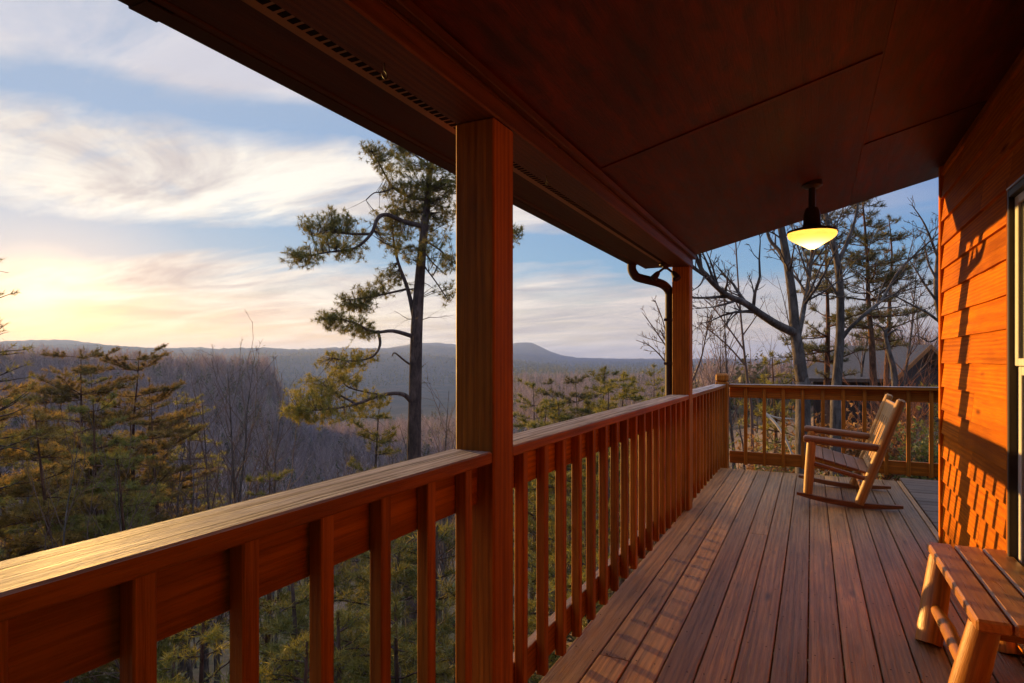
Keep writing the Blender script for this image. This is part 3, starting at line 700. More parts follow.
def twigs(tb, rg, path, radii, levels, ratio=.5, per_m=2.2, ang=.75, up=.05, f0=.2, minr=.004, sides=3, bend=.13, maxn=60):
    """side shoots along a limb, recursively"""
    if levels == 0: return
    seg = np.linalg.norm(np.diff(path, axis=0), axis=1); cum = np.concatenate(([0], np.cumsum(seg))); Lt = cum[-1]
    n = min(maxn, max(2, int(Lt * per_m)))
    for f in np.sort(rg.uniform(f0, 1., n)):
        s = f * Lt; i = min(len(seg) - 1, np.searchsorted(cum, s) - 1); g = (s - cum[i]) / (seg[i] + 1e-9)
        p = path[i] * (1 - g) + path[i + 1] * g; r = radii[i] * (1 - g) + radii[i + 1] * g; d = unit(path[i + 1] - path[i])
        a = ang * rg.uniform(.6, 1.3); dd = d * math.cos(a) + perp(d, rg) * math.sin(a); dd[2] += up
        L = Lt * ratio * (1.1 - .6 * f) * rg.uniform(.5, 1.2); r0 = max(minr, r * .6)
        k = 5 if levels > 1 else 3
        q, _ = wander(rg, p, dd, L, k, bend, up * .6); rr = np.linspace(r0, minr * .6, k + 1)
        tb.tube(q, rr, 4 if r0 > .02 else sides)
        twigs(tb, rg, q, rr, levels - 1, ratio, per_m * 1.5, ang, up, .15, minr, sides, bend, max(3, maxn // 5))
def bare_tree_meshes(seed, H, r0, limbs=14, levels=3, spread=.55, minr=.006, fork=.35, per_m=1.6):
    rg = np.random.default_rng(seed); tr = TB(); cr = TB()
    path, d = wander(rg, np.zeros(3), np.array((0, 0, 1.)), H * .92, 12, .045, .05); path = smooth_path(path, 2)
    rr = r0 * (1 - .93 * np.linspace(0, 1, len(path)) ** .9); rr[0] *= 1.25
    tr.tube(path, rr, 8)
    for k in range(limbs):
        f = fork + (1 - fork) * (k + rg.random()) / limbs; i = int(f * (len(path) - 2)); p = path[i]; r = rr[i]
        az = k * 2.4 + rg.normal() * .4; a = spread * rg.uniform(.7, 1.4)
        dd = np.array((math.cos(az) * math.sin(a), math.sin(az) * math.sin(a), math.cos(a))); L = H * (.46 - .30 * f) * rg.uniform(.7, 1.2)
        q, _ = wander(rg, p, dd, L, 7, .11, .05); q = smooth_path(q, 1); w = np.linspace(r * .55, minr, len(q)); cr.tube(q, w, 4)
        twigs(cr, rg, q, w, levels - 1, .45, per_m, .7, .06, .2, minr)
    return tr, cr
def pine_meshes(seed, H, r0, base=.3, whorls=13, spread=.28, nt=10, tl=.20, tw=.022, irregular=.35, droop=.12, dens=1., flat=.45):
    rg = np.random.default_rng(seed); tr = TB(); cr = TB()
    path, _ = wander(rg, np.zeros(3), np.array((0, 0, 1.)), H, 12, .03, .06)
    rr = np.linspace(r0, .012, len(path)); rr[0] *= 1.2; tr.tube(path, rr, 8); tp = []; td = []
    for k in range(whorls):
        f = base + (1 - base) * ((k + rg.random() * .7) / whorls) ** .9; f = min(f, .985); fi = f * (len(path) - 1); i = min(int(fi), len(path) - 2); p = path[i] + (path[i + 1] - path[i]) * (fi - i)
        env = (1 - (f - base) / (1 - base)) ** .6 * .88 + .14; env *= min(1, .55 + 1.4 * (f - base) / (1 - base))
        for b in range(rg.integers(4, 7)):
            if rg.random() < irregular * .5: continue
            az = rg.random() * 6.283; L = H * spread * env * rg.uniform(1 - irregular, 1 + irregular * .6)
            dd = np.array((math.cos(az), math.sin(az), rg.uniform(-.05, .35))); q, _ = wander(rg, p, dd, L, 6, .09, -droop * .12 + .03)
            w = np.linspace(min(rr[i] * .45, .05), .006, 7); cr.tube(q, w, 4)
            nsub = max(3, int(L * 5 * dens))
            for s in range(nsub):
                g = rg.uniform(.14, 1.) * 6; j = min(int(g), 5); pp = q[j] + (q[j + 1] - q[j]) * (g - j); d0 = unit(q[j + 1] - q[j])
                sd = unit(np.cross(d0, (0, 0, 1.))) * rg.choice((-1, 1)); d1 = unit(d0 * rg.uniform(.3, 1.) + sd * rg.uniform(.3, 1.) + np.array((0, 0, rg.uniform(0, .5))))
                l1 = L * rg.uniform(.12, .32) * (1.15 - g / 9); e, _ = wander(rg, pp, d1, l1, 3, .12, .05); cr.tube(e, np.linspace(.008, .004, 4), 3)
                for t_ in range(max(2, int(l1 * 7 * dens))):
                    h = rg.uniform(.35, 1.) * 3; j2 = min(int(h), 2); c = e[j2] + (e[j2 + 1] - e[j2]) * (h - j2)
                    dz = unit(d1 + rg.normal(size=3) * np.array((.6, .6, flat)) + np.array((0, 0, .25))); tp.append(c + dz * rg.uniform(.02, .14)); td.append(dz)
    for f in np.linspace(.9, 1., 6): tp.append(path[-1] * f + path[-2] * (1 - f)); td.append(np.array((0, 0, 1.)) + rg.normal(size=3) * .4)
    tufts(cr, np.array(tp), np.array(td), rg, nt, tl, tw, 1., .12, 1)
    return tr, cr
def tree_from(name, me_t, me_c, loc, rz, sc_, label, cat, group=None):
    o = empty(name, tuple(loc), rz); o.scale = (sc_, sc_, sc_)
    link('trunk', me_t, o); link('crown', me_c, o); tag(o, label, cat, group); return o
def lone(b, name, mats, root):
    b.V = [v - np.array(root.location) for v in b.V]; return b.build(name, mats, root)
def px_path(pts, d0): return np.array([P(p[0], p[1], d0 + (p[2] * d0 / 12 if len(p) > 2 else 0)) for p in pts])

# --- the big pine left of the near post
rg = np.random.default_rng(3); D = 20.; DS = D / 12
base = P(414, 500, D); gz = float(ground(base[0], base[1])); hp = empty('pine_tree', (base[0], base[1], gz))
tag(hp, 'tall crooked pine with a bare lower trunk standing just left of the near post', 'tree')
tr = TB(); trunk = np.vstack([[base[0] + .1, base[1], gz - .3], px_path([(413, 560), (414, 457), (415, 400), (416.6, 331), (419, 290), (422, 252), (427, 205), (430, 173), (437, 130, .3), (440, 95, .5)], D)])
tp_ = smooth_path(trunk, 5); tr.tube(tp_, np.interp(np.linspace(0, 1, len(tp_)), (0, .15, .45, .7, 1), (.33, .24, .19, .115, .035)), 12)
lone(tr, 'trunk', M['bark_pine'], hp)
cr = TB(); limbs = [
 ([(413, 403), (402, 394, -.2), (382, 395, -.5), (356, 404, -.8), (330, 409, -1.), (300, 411, -1.1)], .07),
 ([(356, 404, -.8), (335, 392, -.5), (318, 380, -.3)], .03), ([(382, 395, -.5), (350, 388, -.1), (340, 378, .2)], .025),
 ([(414, 367), (405, 361), (395, 353, -.2), (392, 356, -.2)], .035),
 ([(415, 337), (393, 331, -.3), (374, 332, -.5), (352, 322, -.8), (330, 318, -1.1)], .06),
 ([(378, 331, -.5), (380, 345, -.7), (372, 357, -.9), (352, 361, -1.0), (332, 358, -1.)], .04),
 ([(415, 322), (408, 290, .1), (398, 262, .2), (393, 235, .3), (392, 208, .5)], .075),
 ([(407, 289, .1), (385, 294, 0), (365, 298, -.2), (345, 300, -.3)], .035),
 ([(422, 226), (405, 222, -.2), (388, 215, -.4), (378, 218, -.6), (371, 234, -.8), (355, 248, -1.), (330, 252, -1.3), (305, 256, -1.5)], .075),
 ([(371, 234, -.8), (352, 234, -.8), (330, 232, -.7), (312, 236, -.5)], .035),
 ([(427, 200), (410, 197, .2), (394, 188, .3), (388, 180, .4), (380, 165, .3), (372, 152, .2)], .05),
 ([(394, 188, .3), (382, 192, .1), (374, 193, 0), (366, 200, -.1)], .02),
 ([(424, 240), (440, 250, .2), (452, 262, .1), (470, 268, 0)], .035), ([(423, 250), (432, 262, .3), (446, 275, .6)], .025),
 ([(428, 190), (445, 180, .3), (470, 190, .4), (500, 215, .3), (518, 235, .2)], .05), ([(431, 168), (415, 155, .4), (402, 148, .6)], .035),
 ([(436, 140, .3), (455, 130, .2), (480, 120, .1)], .03), ([(426, 212), (405, 212, .5), (392, 205, .8), (385, 212, 1.)], .035),
 ([(421, 262), (436, 282, -.3), (448, 300, -.5)], .02)]
LP = []
for pts, r in limbs:
    q = smooth_path(px_path(pts, D), 4); cr.tube(q, np.linspace(r * 1.25, .016, len(q)), 6); LP.append(q)
ALL = np.concatenate(LP)
clumps = [  # u, v, depth offset, radius u, radius v (px), shoots
 (305, 404, -1., 26, 16, 70), (322, 388, -.6, 24, 14, 60), (345, 376, 0, 18, 10, 40), (335, 412, -.9, 30, 12, 60), (370, 398, -.5, 20, 10, 34), (296, 412, -1.2, 14, 8, 24),
 (330, 318, -1.1, 14, 9, 34), (350, 322, -.8, 22, 12, 55), (366, 330, -.5, 16, 8, 28), (340, 360, -1., 24, 9, 46), (362, 356, -.9, 14, 9, 20),
 (350, 300, -.3, 16, 8, 36), (370, 292, 0, 20, 10, 50), (388, 276, .3, 16, 12, 44), (362, 308, -.2, 16, 6, 24),
 (302, 258, -1.5, 18, 9, 42), (322, 246, -1.2, 20, 10, 48), (318, 224, -.5, 20, 11, 50), (345, 228, -.7, 20, 12, 48), (352, 248, -1., 16, 10, 32), (340, 214, -.6, 14, 7, 24),
 (372, 150, .2, 14, 9, 30), (386, 162, .3, 15, 12, 40), (400, 150, .6, 18, 10, 46), (412, 172, .3, 22, 16, 70), (395, 190, .3, 16, 10, 36),
 (425, 195, .2, 26, 18, 95), (442, 178, .2, 20, 20, 70), (405, 212, .4, 26, 14, 80), (388, 222, .2, 16, 14, 44), (430, 222, .3, 24, 14, 60), (448, 208, .2, 16, 14, 40),
 (396, 240, .3, 18, 12, 46), (412, 250, .2, 18, 10, 36), (446, 262, .2, 12, 12, 26), (440, 245, .1, 16, 10, 26), (447, 290, -.4, 8, 14, 14), (512, 232, .2, 12, 10, 28), (480, 190, .3, 30, 20, 60), (440, 120, .4, 30, 22, 70), (470, 130, .1, 26, 20, 50), (420, 285, .2, 8, 7, 6)]
tpos = []; tdir = []; tlow = []
for u, v, do, ru, rv, n in clumps:
    c = P(u, v, D + do * DS - (1.0 if u > 395 and v < 260 and rg.random() < .5 else 0))
    for _ in range(int(n * 1.3)):
        e = unit(rg.normal(size=3)) * rg.random() ** .4 * 1.12; s = D / F_PX
        p = c + RGT * e[0] * ru * s + UPV * e[2] * rv * s + FWD * e[1] * ru * s * 1.1
        i = np.argmin(((ALL - p) ** 2).sum(1) + .02 * rg.random(len(ALL))); a = ALL[i]; dv = p - a; L = np.linalg.norm(dv)
        if L > 1.3: a = p - dv / L * 1.3; j = np.argmin(((ALL - a) ** 2).sum(1)); a = a * .6 + ALL[j] * .4; dv = p - a
        mid = a + dv * .5 + np.array((0, 0, -.05)) * np.linalg.norm(dv) + rg.normal(size=3) * .02; q = smooth_path([a, mid, p], 2)
        cr.tube(q, np.linspace(.009, .004, len(q)), 3)
        d = unit(dv + np.array((0, 0, .3)) + rg.normal(size=3) * .25)
        for g in (0, 1):
            tpos.append(p - g * d * rg.uniform(.08, .2) + rg.normal(size=3) * .05 * g); tdir.append(d + rg.normal(size=3) * .4 * g); tlow.append(v > 350)
tlow = np.array(tlow); tpos = np.array(tpos); tdir = np.array(tdir)
tufts(cr, tpos[~tlow], tdir[~tlow], rg, 20, .155, .014, 1.25, .10, 1, .5); tufts(cr, tpos[tlow], tdir[tlow], rg, 20, .155, .015, 1.25, .10, 2, .7)  # low clumps take the gold copy so they look sunlit
for _ in range(26):
    f = rg.uniform(.30, .85); p = tp_[int(f * (len(tp_) - 1))]; a = rg.random() * 6.28
    q, _ = wander(rg, p, np.array((math.cos(a), math.sin(a), rg.uniform(-.2, .4))), rg.uniform(.5, 1.5), 5, .2); cr.tube(q, np.linspace(.018, .005, 6), 3); twigs(cr, rg, q, np.linspace(.01, .003, 6), 1, .5, 5, .8, 0, .2, .003)
lone(cr, 'crown', [M['bark_pine'], M['needle'], M['needle_sunlit_gold']], hp)

# --- a smaller pine just beyond it, below the horizon (u 370, v 440)
def free_pine(u, vtop, d, H, seed, label, mat='needle', bark='bark_pine', group=None, **kw):
    p = P(u, vtop, d); g = float(ground(p[0], p[1])); H = max(H, 1.2) if H else p[2] - g + .3
    t_, c_ = pine_meshes(seed, H, .012 * H + .03, **kw); o = empty('pine_tree', (p[0], p[1], p[2] - H)); 
    t_.build('trunk', [M[bark]], o); c_.build('crown', [M[bark], M[mat]], o); tag(o, label, 'tree', group); return o
free_pine(366, 396, 25, 0, 21, 'bushy yellow green pine just behind the foot of the tall crooked pine', 'needle_sunlit_gold', base=.3, whorls=14, spread=.2, nt=12, tl=.2, tw=.02, dens=1.6)

# --- left group of pines
GP = 'pines growing on the slope left of the deck'
for i, (u, vt, d, seed, mat) in enumerate([(28, 366, 38, 131, 'needle_sunlit_amber'), (98, 372, 44, 132, 'needle_sunlit_gold'), (148, 378, 40, 133, 'needle_sunlit_amber'), (60, 384, 34, 134, 'needle'), (184, 392, 46, 135, 'needle_sunlit_gold'), (120, 396, 34, 136, 'needle_sunlit_amber'), (20, 396, 30, 137, 'needle_sunlit_gold')]):
    free_pine(u, vt, d, 0, seed, 'olive pine filling the wood behind the layered pines at the left', mat, 'bark_red', 'pines behind the layered pair at the left', base=.2, whorls=15, spread=.22, nt=8, tl=.24, tw=.026, dens=1.3, irregular=.5)
for i, (u, vt, d, seed, mat, lab, kw) in enumerate([
 (72, 346, 27, 31, 'needle_sunlit_amber', 'tall layered olive pine at the left with its trunk showing low down', dict(base=.25, whorls=15, spread=.30)),
 (122, 350, 31, 32, 'needle_sunlit_amber', 'second layered pine close right of the tall olive one at the left', dict(base=.3, whorls=14, spread=.26)),
 (12, 352, 19, 33, 'needle_sunlit_amber', 'golden backlit pine cut by the left edge below the sun', dict(base=.2, whorls=15, spread=.24)),
 (100, 398, 22, 34, 'needle', 'shorter green pine between the two layered pines at the left', dict(base=.15, whorls=14, spread=.26)),
 (45, 412, 18, 35, 'needle_sunlit_amber', 'bushy brownish pine low at the left under the layered olive pine', dict(base=.15, whorls=13, spread=.25)),
 (162, 402, 27, 36, 'needle_sunlit_amber', 'thin yellowish pine right of the layered pair at the left', dict(base=.3, whorls=13, spread=.22, irregular=.5)),
 (135, 448, 19, 37, 'needle', 'low round green pine just over the near railing cap', dict(base=.1, whorls=12, spread=.27)),
 (262, 470, 24, 38, 'needle_sunlit_gold', 'small yellow green pine just over the cap below the bare trees', dict(base=.1, whorls=12, spread=.24, irregular=.5)),
 ]): free_pine(u, vt, d, 0, seed, lab, mat, 'bark_red', GP, nt=11, tl=.17, tw=.017, **{**dict(dens=2.3), **kw, 'whorls': kw['whorls'] + 3})
# a branch tip leaning in over the sun at the left edge
free_pine(-37, 215, 15, 0, 39, 'pine whose branch tips reach in at the left edge of the view', 'needle_sunlit_gold', 'bark_pine', base=.35, whorls=15, spread=.125, nt=10, tl=.16, tw=.014)

# --- pines seen through and over the middle railing
GM = 'pines below the middle railing'
for i, (u, vt, d, seed, mat, lab, kw) in enumerate([
 (604, 366, 34, 41, 'needle', 'tall dark green pine rising highest over the middle railing', dict(base=.25, whorls=15, spread=.25)),
 (622, 372, 30, 42, 'needle_sunlit_gold', 'sunlit yellow pine beside the tallest one over the middle railing', dict(base=.3, whorls=14, spread=.22)),
 (584, 376, 38, 43, 'needle_dark', 'dark pine left of the tallest one over the middle railing', dict(base=.3, whorls=14, spread=.24)),
 (530, 384, 36, 44, 'needle', 'flat layered pine just right of the near post', dict(base=.3, whorls=13, spread=.27)),
 (556, 380, 44, 45, 'needle_dark', 'small distant pine midway over the middle railing', dict(base=.3, whorls=13, spread=.22)),
 (606, 388, 24, 46, 'needle_sunlit_gold', 'bright young pine with candle like tips over the middle railing', dict(base=.15, whorls=12, spread=.20)),
 (577, 402, 22, 47, 'needle_sunlit_gold', 'small bright young pine just above the middle railing cap', dict(base=.1, whorls=12, spread=.2)),
 (645, 388, 26, 48, 'needle_sunlit_gold', 'low yellow green pine near the far post', dict(base=.15, whorls=12, spread=.26)),
 (545, 400, 24, 49, 'needle', 'low dark green pine just above the middle railing cap near the post', dict(base=.1, whorls=12, spread=.27)),
 ]): free_pine(u, vt, d, 0, seed, lab, mat, 'bark_pine', GM, nt=11, tl=.24, tw=.024, dens=1.6, **kw)

# --- young pines and bushes right below the railing, seen between balusters
GY = 'young pines directly below the railing'
vy = [pine_meshes(60 + k, 3.2, .05, base=.06, whorls=12, spread=.30, nt=16, tl=.10, tw=.007, dens=3.2) for k in range(3)]
vy = [(a.build('trunk', [M['bark_pine']], mesh_only=True), [c.build('crown', [M['bark_pine'], M[m_]], mesh_only=True) for m_ in ('needle', 'needle_sunlit_gold')]) for a, c in vy]
for i, (u, vt, d, k, mt, s) in enumerate([(200, 610, 5.2, 0, 1, .9), (280, 640, 5.6, 1, 1, 1.), (360, 560, 7.5, 2, 0, 1.3), (400, 600, 6.5, 0, 0, 1.2), (335, 600, 7, 1, 0, 1.2), (440, 570, 7.6, 2, 0, 1.3), (300, 560, 9, 0, 0, 1.6), (240, 690, 5, 2, 0, 1.),
  (420, 520, 9.5, 1, 0, 1.5), (545, 500, 10, 2, 0, 1.5), (590, 510, 9, 0, 1, 1.2), (350, 500, 12, 2, 0, 1.8), (395, 500, 13, 0, 0, 1.9), (160, 660, 6, 1, 1, 1.), (460, 640, 6, 0, 0, 1.1)]):
    p = P(u, vt, d); p[2] -= 3.2 * s
    if p[2] > ground(p[0], p[1]): p[2] = ground(p[0], p[1]) - .1
    tree_from('young_pine', vy[k][0], vy[k][1][mt], p, i * 1.7, s, ('small golden tipped young pine seen between the nearest balusters' if mt else 'young green pine on the slope seen between the balusters'), 'tree', 'golden young pines below the railing' if mt else GY)

# --- bare trees: a few recipes, many copies
BV = []
for k, (H, r, nl, sp) in enumerate([(14, .13, 15, .55), (13, .10, 14, .42), (12, .11, 12, .65), (15, .14, 16, .40), (11, .08, 13, .35)]):
    a, c = bare_tree_meshes(100 + k, H, r, nl, 3, sp, .0075, .30, 1.5)
    BV.append((a.build('trunk', [M['bark_grey']], mesh_only=True), c.build('crown', [M['twig']], mesh_only=True), H))
def bare(u, vtop, d, k, label, group=None, rz=None, H=None):
    p = P(u, vtop, d); g = float(ground(p[0], p[1])); h = max(5., p[2] - g); s = h / BV[k][2]
    return tree_from('bare_tree', BV[k][0], BV[k][1], (p[0], p[1], g - .1), rz if rz is not None else rg.random() * 6.28, s, label, 'tree', group)
for a in [(228, 322, 34, 1, 'tall thin leafless tree with twigs rising above the ridge left of the crooked pine'), (249, 335, 36, 3, 'leafless tree with a pale straight trunk beside the tall thin one'),
          (205, 372, 33, 0, 'leafless tree with spreading limbs left of the tall thin one'), (275, 352, 34, 4, 'slim leafless tree at the right end of the near wooded ridge'),
          (180, 395, 29, 4, 'low slim leafless tree behind the yellowish pine at the left'), (440, 372, 22, 2, 'leafless tree between the crooked pine and the near post')]: bare(*a)
GR = 'leafless trees standing behind the far railing'
for a in [(712, 300, 24, 1), (735, 262, 27, 3), (768, 320, 30, 0), (812, 250, 29, 2), (858, 232, 27, 4), (905, 225, 26, 0), (925, 262, 30, 3), (880, 280, 34, 1), (745, 338, 38, 2), (700, 330, 36, 4)]:
    bare(*a, 'fine twigged leafless tree among those standing behind the far railing', GR)
GL = 'leafless trees mixed with the pines at the left'
for a in [(30, 372, 24, 1), (95, 362, 36, 0), (150, 372, 24, 2), (178, 362, 44, 1), (60, 400, 15, 4), (140, 420, 17, 3), (195, 430, 20, 2), (118, 395, 22, 4), (10, 400, 28, 0), (215, 410, 24, 1)]:
    bare(*a, 'leafless brown tree mixed in with the pines at the left', GL)
GB = 'leafless trees crowding the valley below'
for i in range(190):
    u = rg.uniform(130, 470) if i < 105 else rg.uniform(510, 700) if i < 150 else rg.uniform(695, 930); d = rg.uniform(32, 105); p = P(u, 400, d); g = float(ground(p[0], p[1]))
    k = int(rg.integers(0, 5)); h = rg.uniform(11, 16)
    vt = V0 - (g + h) / d * F_PX
    if vt < 352: continue
    bare(u, vt, d, k, 'bare grey brown tree in the crowd of leafless trees filling the valley', GB)
vp = []
for k in range(3):
    a, c = pine_meshes(80 + k, 13, .16, base=.3, whorls=13, spread=.22, nt=7, tl=.3, tw=.035, dens=.7)
    vp.append((a.build('trunk', [M['bark_pine']], mesh_only=True), [c.build('crown', [M['bark_pine'], M[m_]], mesh_only=True) for m_ in ('needle', 'needle_dark', 'needle_sunlit_gold')]))
GPF = 'pines scattered among the leafless trees'
for i in range(80):
    u = rg.uniform(-60, 300) if i < 34 else rg.uniform(505, 700); d = rg.uniform(42, 110); p = P(u, 400, d); g = float(ground(p[0], p[1])); s = rg.uniform(.75, 1.2)
    vt = V0 - (g + 13 * s) / d * F_PX
    if vt < 360 or (u < 300 and vt < 372 and u > 130): continue
    tree_from('pine_tree', vp[i % 3][0], vp[i % 3][1][i % 3], (p[0], p[1], g - .1), rg.random() * 6.28, s, 'mid distant pine scattered among the leafless trees in the valley', 'tree', GPF)

for i in range(18):  # unseen pines added to keep sky light off the railing
    x, y = -6 - 17 * rg.random(), -1.5 - 20 * rg.random(); g = float(ground(x, y)); s = rg.uniform(1.2, 1.6)
    tree_from('pine_tree', vp[i % 3][0], vp[i % 3][1][i % 2], (x, y, g - .1), rg.random() * 6.28, s, 'unseen tall pine added behind the viewpoint to block sky light left of the deck', 'tree', 'added sky blocking pines behind the viewpoint')
# --- far woods: one mass per kind
def wood_mass(name, pts, kind_pine, H, rgm, mats, quad=14):
    tb = TB(); n = len(pts); H = H * rgm.uniform(.7, 1.2, n)
    if not kind_pine:
        tt = rgm.normal(.5, .3, n)
        # trunk sliver and upward twigs
        for k in range(quad):
            f = .12 + .75 * k / quad if k else 0.
            a = rgm.random(n) * 6.283; out = .28 * (1 - abs(f - .45)) if k else .0
            b0 = pts + np.stack([np.zeros(n), np.zeros(n), H * f * rgm.uniform(.8, 1.1, n)], 1)
            tip = b0 + np.stack([np.cos(a) * H * out * rgm.uniform(.3, 1, n), np.sin(a) * H * out * rgm.uniform(.3, 1, n), H * (.95 - f) * rgm.uniform(.35, 1., n)], 1)
            wd = H * (.016 if k == 0 else .012); ang = rgm.random(n) * 6.283; sd = np.stack([np.cos(ang), np.sin(ang), np.zeros(n)], 1) * wd[:, None] * .5
            tb.tris(b0 - sd, b0 + sd, tip, np.clip(tt + rgm.normal(0, .12, n), 0, 1))
    else:
        for k in range(quad * 2):
            f = .2 + .8 * (k + rgm.random(n)) / (quad * 2); a = rgm.random(n) * 6.283; w_ = H * .24 * (1.08 - f)
            c = pts + np.stack([np.cos(a) * w_ * .5, np.sin(a) * w_ * .5, H * f], 1); t1 = unit(rgm.normal(size=(n, 3))) * (w_ * .8)[:, None]; t2 = unit(rgm.normal(size=(n, 3)) * (1, 1, .5)) * (w_ * .8)[:, None]
            tb.tris(c + t1, c + t2, c - t1 * .8 - t2 * .6, np.clip(rgm.normal(.4, .25, n), 0, 1))
        sd = np.array((.012, 0, 0)) * H[:, None]; tb.tris(pts - sd, pts + sd, pts + np.stack([0 * H, 0 * H, H], 1), np.full(n, .3))
    o = tb.build(name, mats, None, False); tag(o, kind='stuff'); return o
def scatter(n, u0, u1, r0, r1, rgm, p=1.):
    u = rgm.uniform(u0, u1, n); r = r0 + (r1 - r0) * rgm.random(n) ** p; a = np.arctan((u - 512) / F_PX)
    x = r * (np.cos(a) * FWD[0] + np.sin(a) * RGT[0]); y = r * (np.cos(a) * FWD[1] + np.sin(a) * RGT[1]); return np.stack([x, y, ground(x, y) - .2], 1)
M['far_twig'] = foliage('bare_wood', (.22, .155, .145), (.46, .33, .305), .35)
rm = np.random.default_rng(11)
pts = np.concatenate([scatter(2600, -120, 300, 105, 420, rm, .8), scatter(1500, 290, 480, 105, 700, rm), scatter(2600, 480, 720, 105, 900, rm), scatter(1500, 690, 1000, 150, 420, rm)])
tag(wood_mass('bare_woods', pts, False, 15, rm, [M['far_twig']], 30), 'mass of leafless brown woods covering the near ridges and the valley', 'woods')
pts = np.concatenate([scatter(240, -120, 300, 110, 420, rm), scatter(500, 480, 720, 110, 800, rm), scatter(120, 690, 900, 130, 300, rm), scatter(250, 290, 480, 110, 800, rm)])
tag(wood_mass('pine_woods', pts, True, 14, rm, [M['needle_dark']], 14), 'mass of dark evergreens dotted through the far brown woods', 'woods')
pts = np.concatenate([scatter(5000, -100, 560, 1500, 2700, rm), scatter(2500, 480, 760, 900, 3200, rm)])
tag(wood_mass('blue_ridge_woods', pts, True, 17, rm, [M['needle_dark']], 5), 'dark continuous woods on the blue ridge behind the valley', 'woods')

# --- right side: leafless hero tree, its neighbours and the neighbour cabin
rg = np.random.default_rng(17)
def hero_bare(name, pts, d, r, limbs, label, mat='bark_grey', tw=(2, .45, 2.0), seed=5, minr=.005):
    rg = np.random.default_rng(seed); path = px_path(pts, d); g = float(ground(path[0][0], path[0][1])); path = np.vstack([[path[0][0], path[0][1], g - .2], path])
    root = empty(name, (path[0][0], path[0][1], g)); q = smooth_path(path, 4); w = r * (1 - .68 * np.linspace(0, 1, len(q)) ** .7); tr = TB(); tr.tube(q, w, 10); lone(tr, 'trunk', [M[mat]], root)
    cr = TB(); twigs(cr, rg, q[len(q) // 2:], w[len(q) // 2:] * .5, tw[0], tw[1] * .7, tw[2] * .7, .8, .06, .2, minr)
    for lp, lr in limbs:
        l = smooth_path(px_path(lp, d), 4); lw = np.linspace(lr, lr * .28, len(l)); cr.tube(l, lw, 7); twigs(cr, rg, l, lw, *tw, .75, .07, .25, minr)
    lone(cr, 'crown', [M[mat]], root); tag(root, label, 'tree'); return root
hero_bare('bare_tree', [(803, 395), (802, 380), (798, 350), (795, 330), (793, 303), (788, 266), (782, 232), (776, 195, .3), (772, 150, .5)], 11.5, .15,
 [([(795, 333), (778, 325, -.3), (760.7, 314, -.6), (745, 303, -.8), (727, 295, -1.), (708, 278, -1.3), (698, 262, -1.4), (690, 235, -1.6)], .085), ([(733, 297, -.9), (715, 297, -.7), (696, 298, -.5), (670, 295, -.4)], .03), ([(705, 275, -1.3), (700, 285, -1.5), (690, 292, -1.6)], .02),
  ([(788, 268), (780, 252, .3), (770, 240, .5), (764, 220, .6), (755, 190, .8)], .05), ([(797, 340), (801, 322, .3), (806, 295, .6), (811, 262, .8), (815, 225, .9), (820, 180, 1.)], .06), ([(804, 305, .5), (818, 285, .2), (830, 262, 0), (842, 240, -.2)], .03)],
 'grey leafless tree with a long limb reaching left behind the far railing', tw=(3, .46, 4.6), seed=5, minr=.0065)
hero_bare('bare_tree', [(836, 400), (837, 380), (840, 334), (840, 288), (836, 256), (828, 225), (820, 190)], 13., .135,
 [([(841, 340), (850, 328), (865, 314), (881.5, 300, .3), (892, 282, .4), (901, 268, .5), (918, 252, .6), (940, 232, .7)], .05), ([(838, 262), (848, 240), (856, 215), (860, 180)], .05), ([(840, 300), (828, 280), (815, 268)], .03)],
 'second grey leafless tree with a limb slanting up right behind the rocking chair', tw=(3, .46, 4.4), seed=6, minr=.0065)
hero_bare('bare_tree', [(948, 390), (946, 350), (940, 318), (936, 290), (938, 255), (945, 200)], 14, .10,
 [([(940, 322), (926, 312), (912, 305), (895, 296), (880, 290)], .035), ([(936, 300), (925, 285), (916, 270), (908, 258)], .03), ([(937, 280), (928, 262), (924, 240)], .03), ([(941, 335), (930, 342), (918, 336), (908, 338)], .02), ([(938, 258), (925, 225), (912, 205)], .03)],
 'leafless tree with drooping limbs close to the cabin corner', tw=(3, .5, 4.4), seed=8, minr=.0065)
hero_bare('bare_tree', [(752, 420), (748, 385), (744, 350), (741, 318), (738, 280), (735, 230)], 16, .05,
 [([(744, 350), (730, 330), (715, 310), (700, 295)], .025), ([(746, 366), (728, 346), (712, 332), (700, 322)], .025), ([(743, 335), (755, 318), (765, 300)], .02), ([(740, 310), (728, 285), (724, 262)], .02)],
 'thin leafless sapling with fanned twigs left of the long limbed grey tree', 'twig', (3, .5, 4.4), 9, .007)
hero_bare('bare_tree', [(690, 440), (684, 400), (676, 365), (668, 345), (660, 330)], 14, .045,
 [([(680, 385), (664, 360), (650, 346), (636, 340)], .022), ([(676, 365), (668, 340), (662, 318), (655, 300)], .022), ([(684, 400), (700, 362), (706, 335), (712, 310)], .025), ([(672, 355), (655, 330), (642, 312)], .02)],
 'small leafless sapling with its twig fan either side of the far post', 'twig', (3, .5, 4.4), 10, .007)
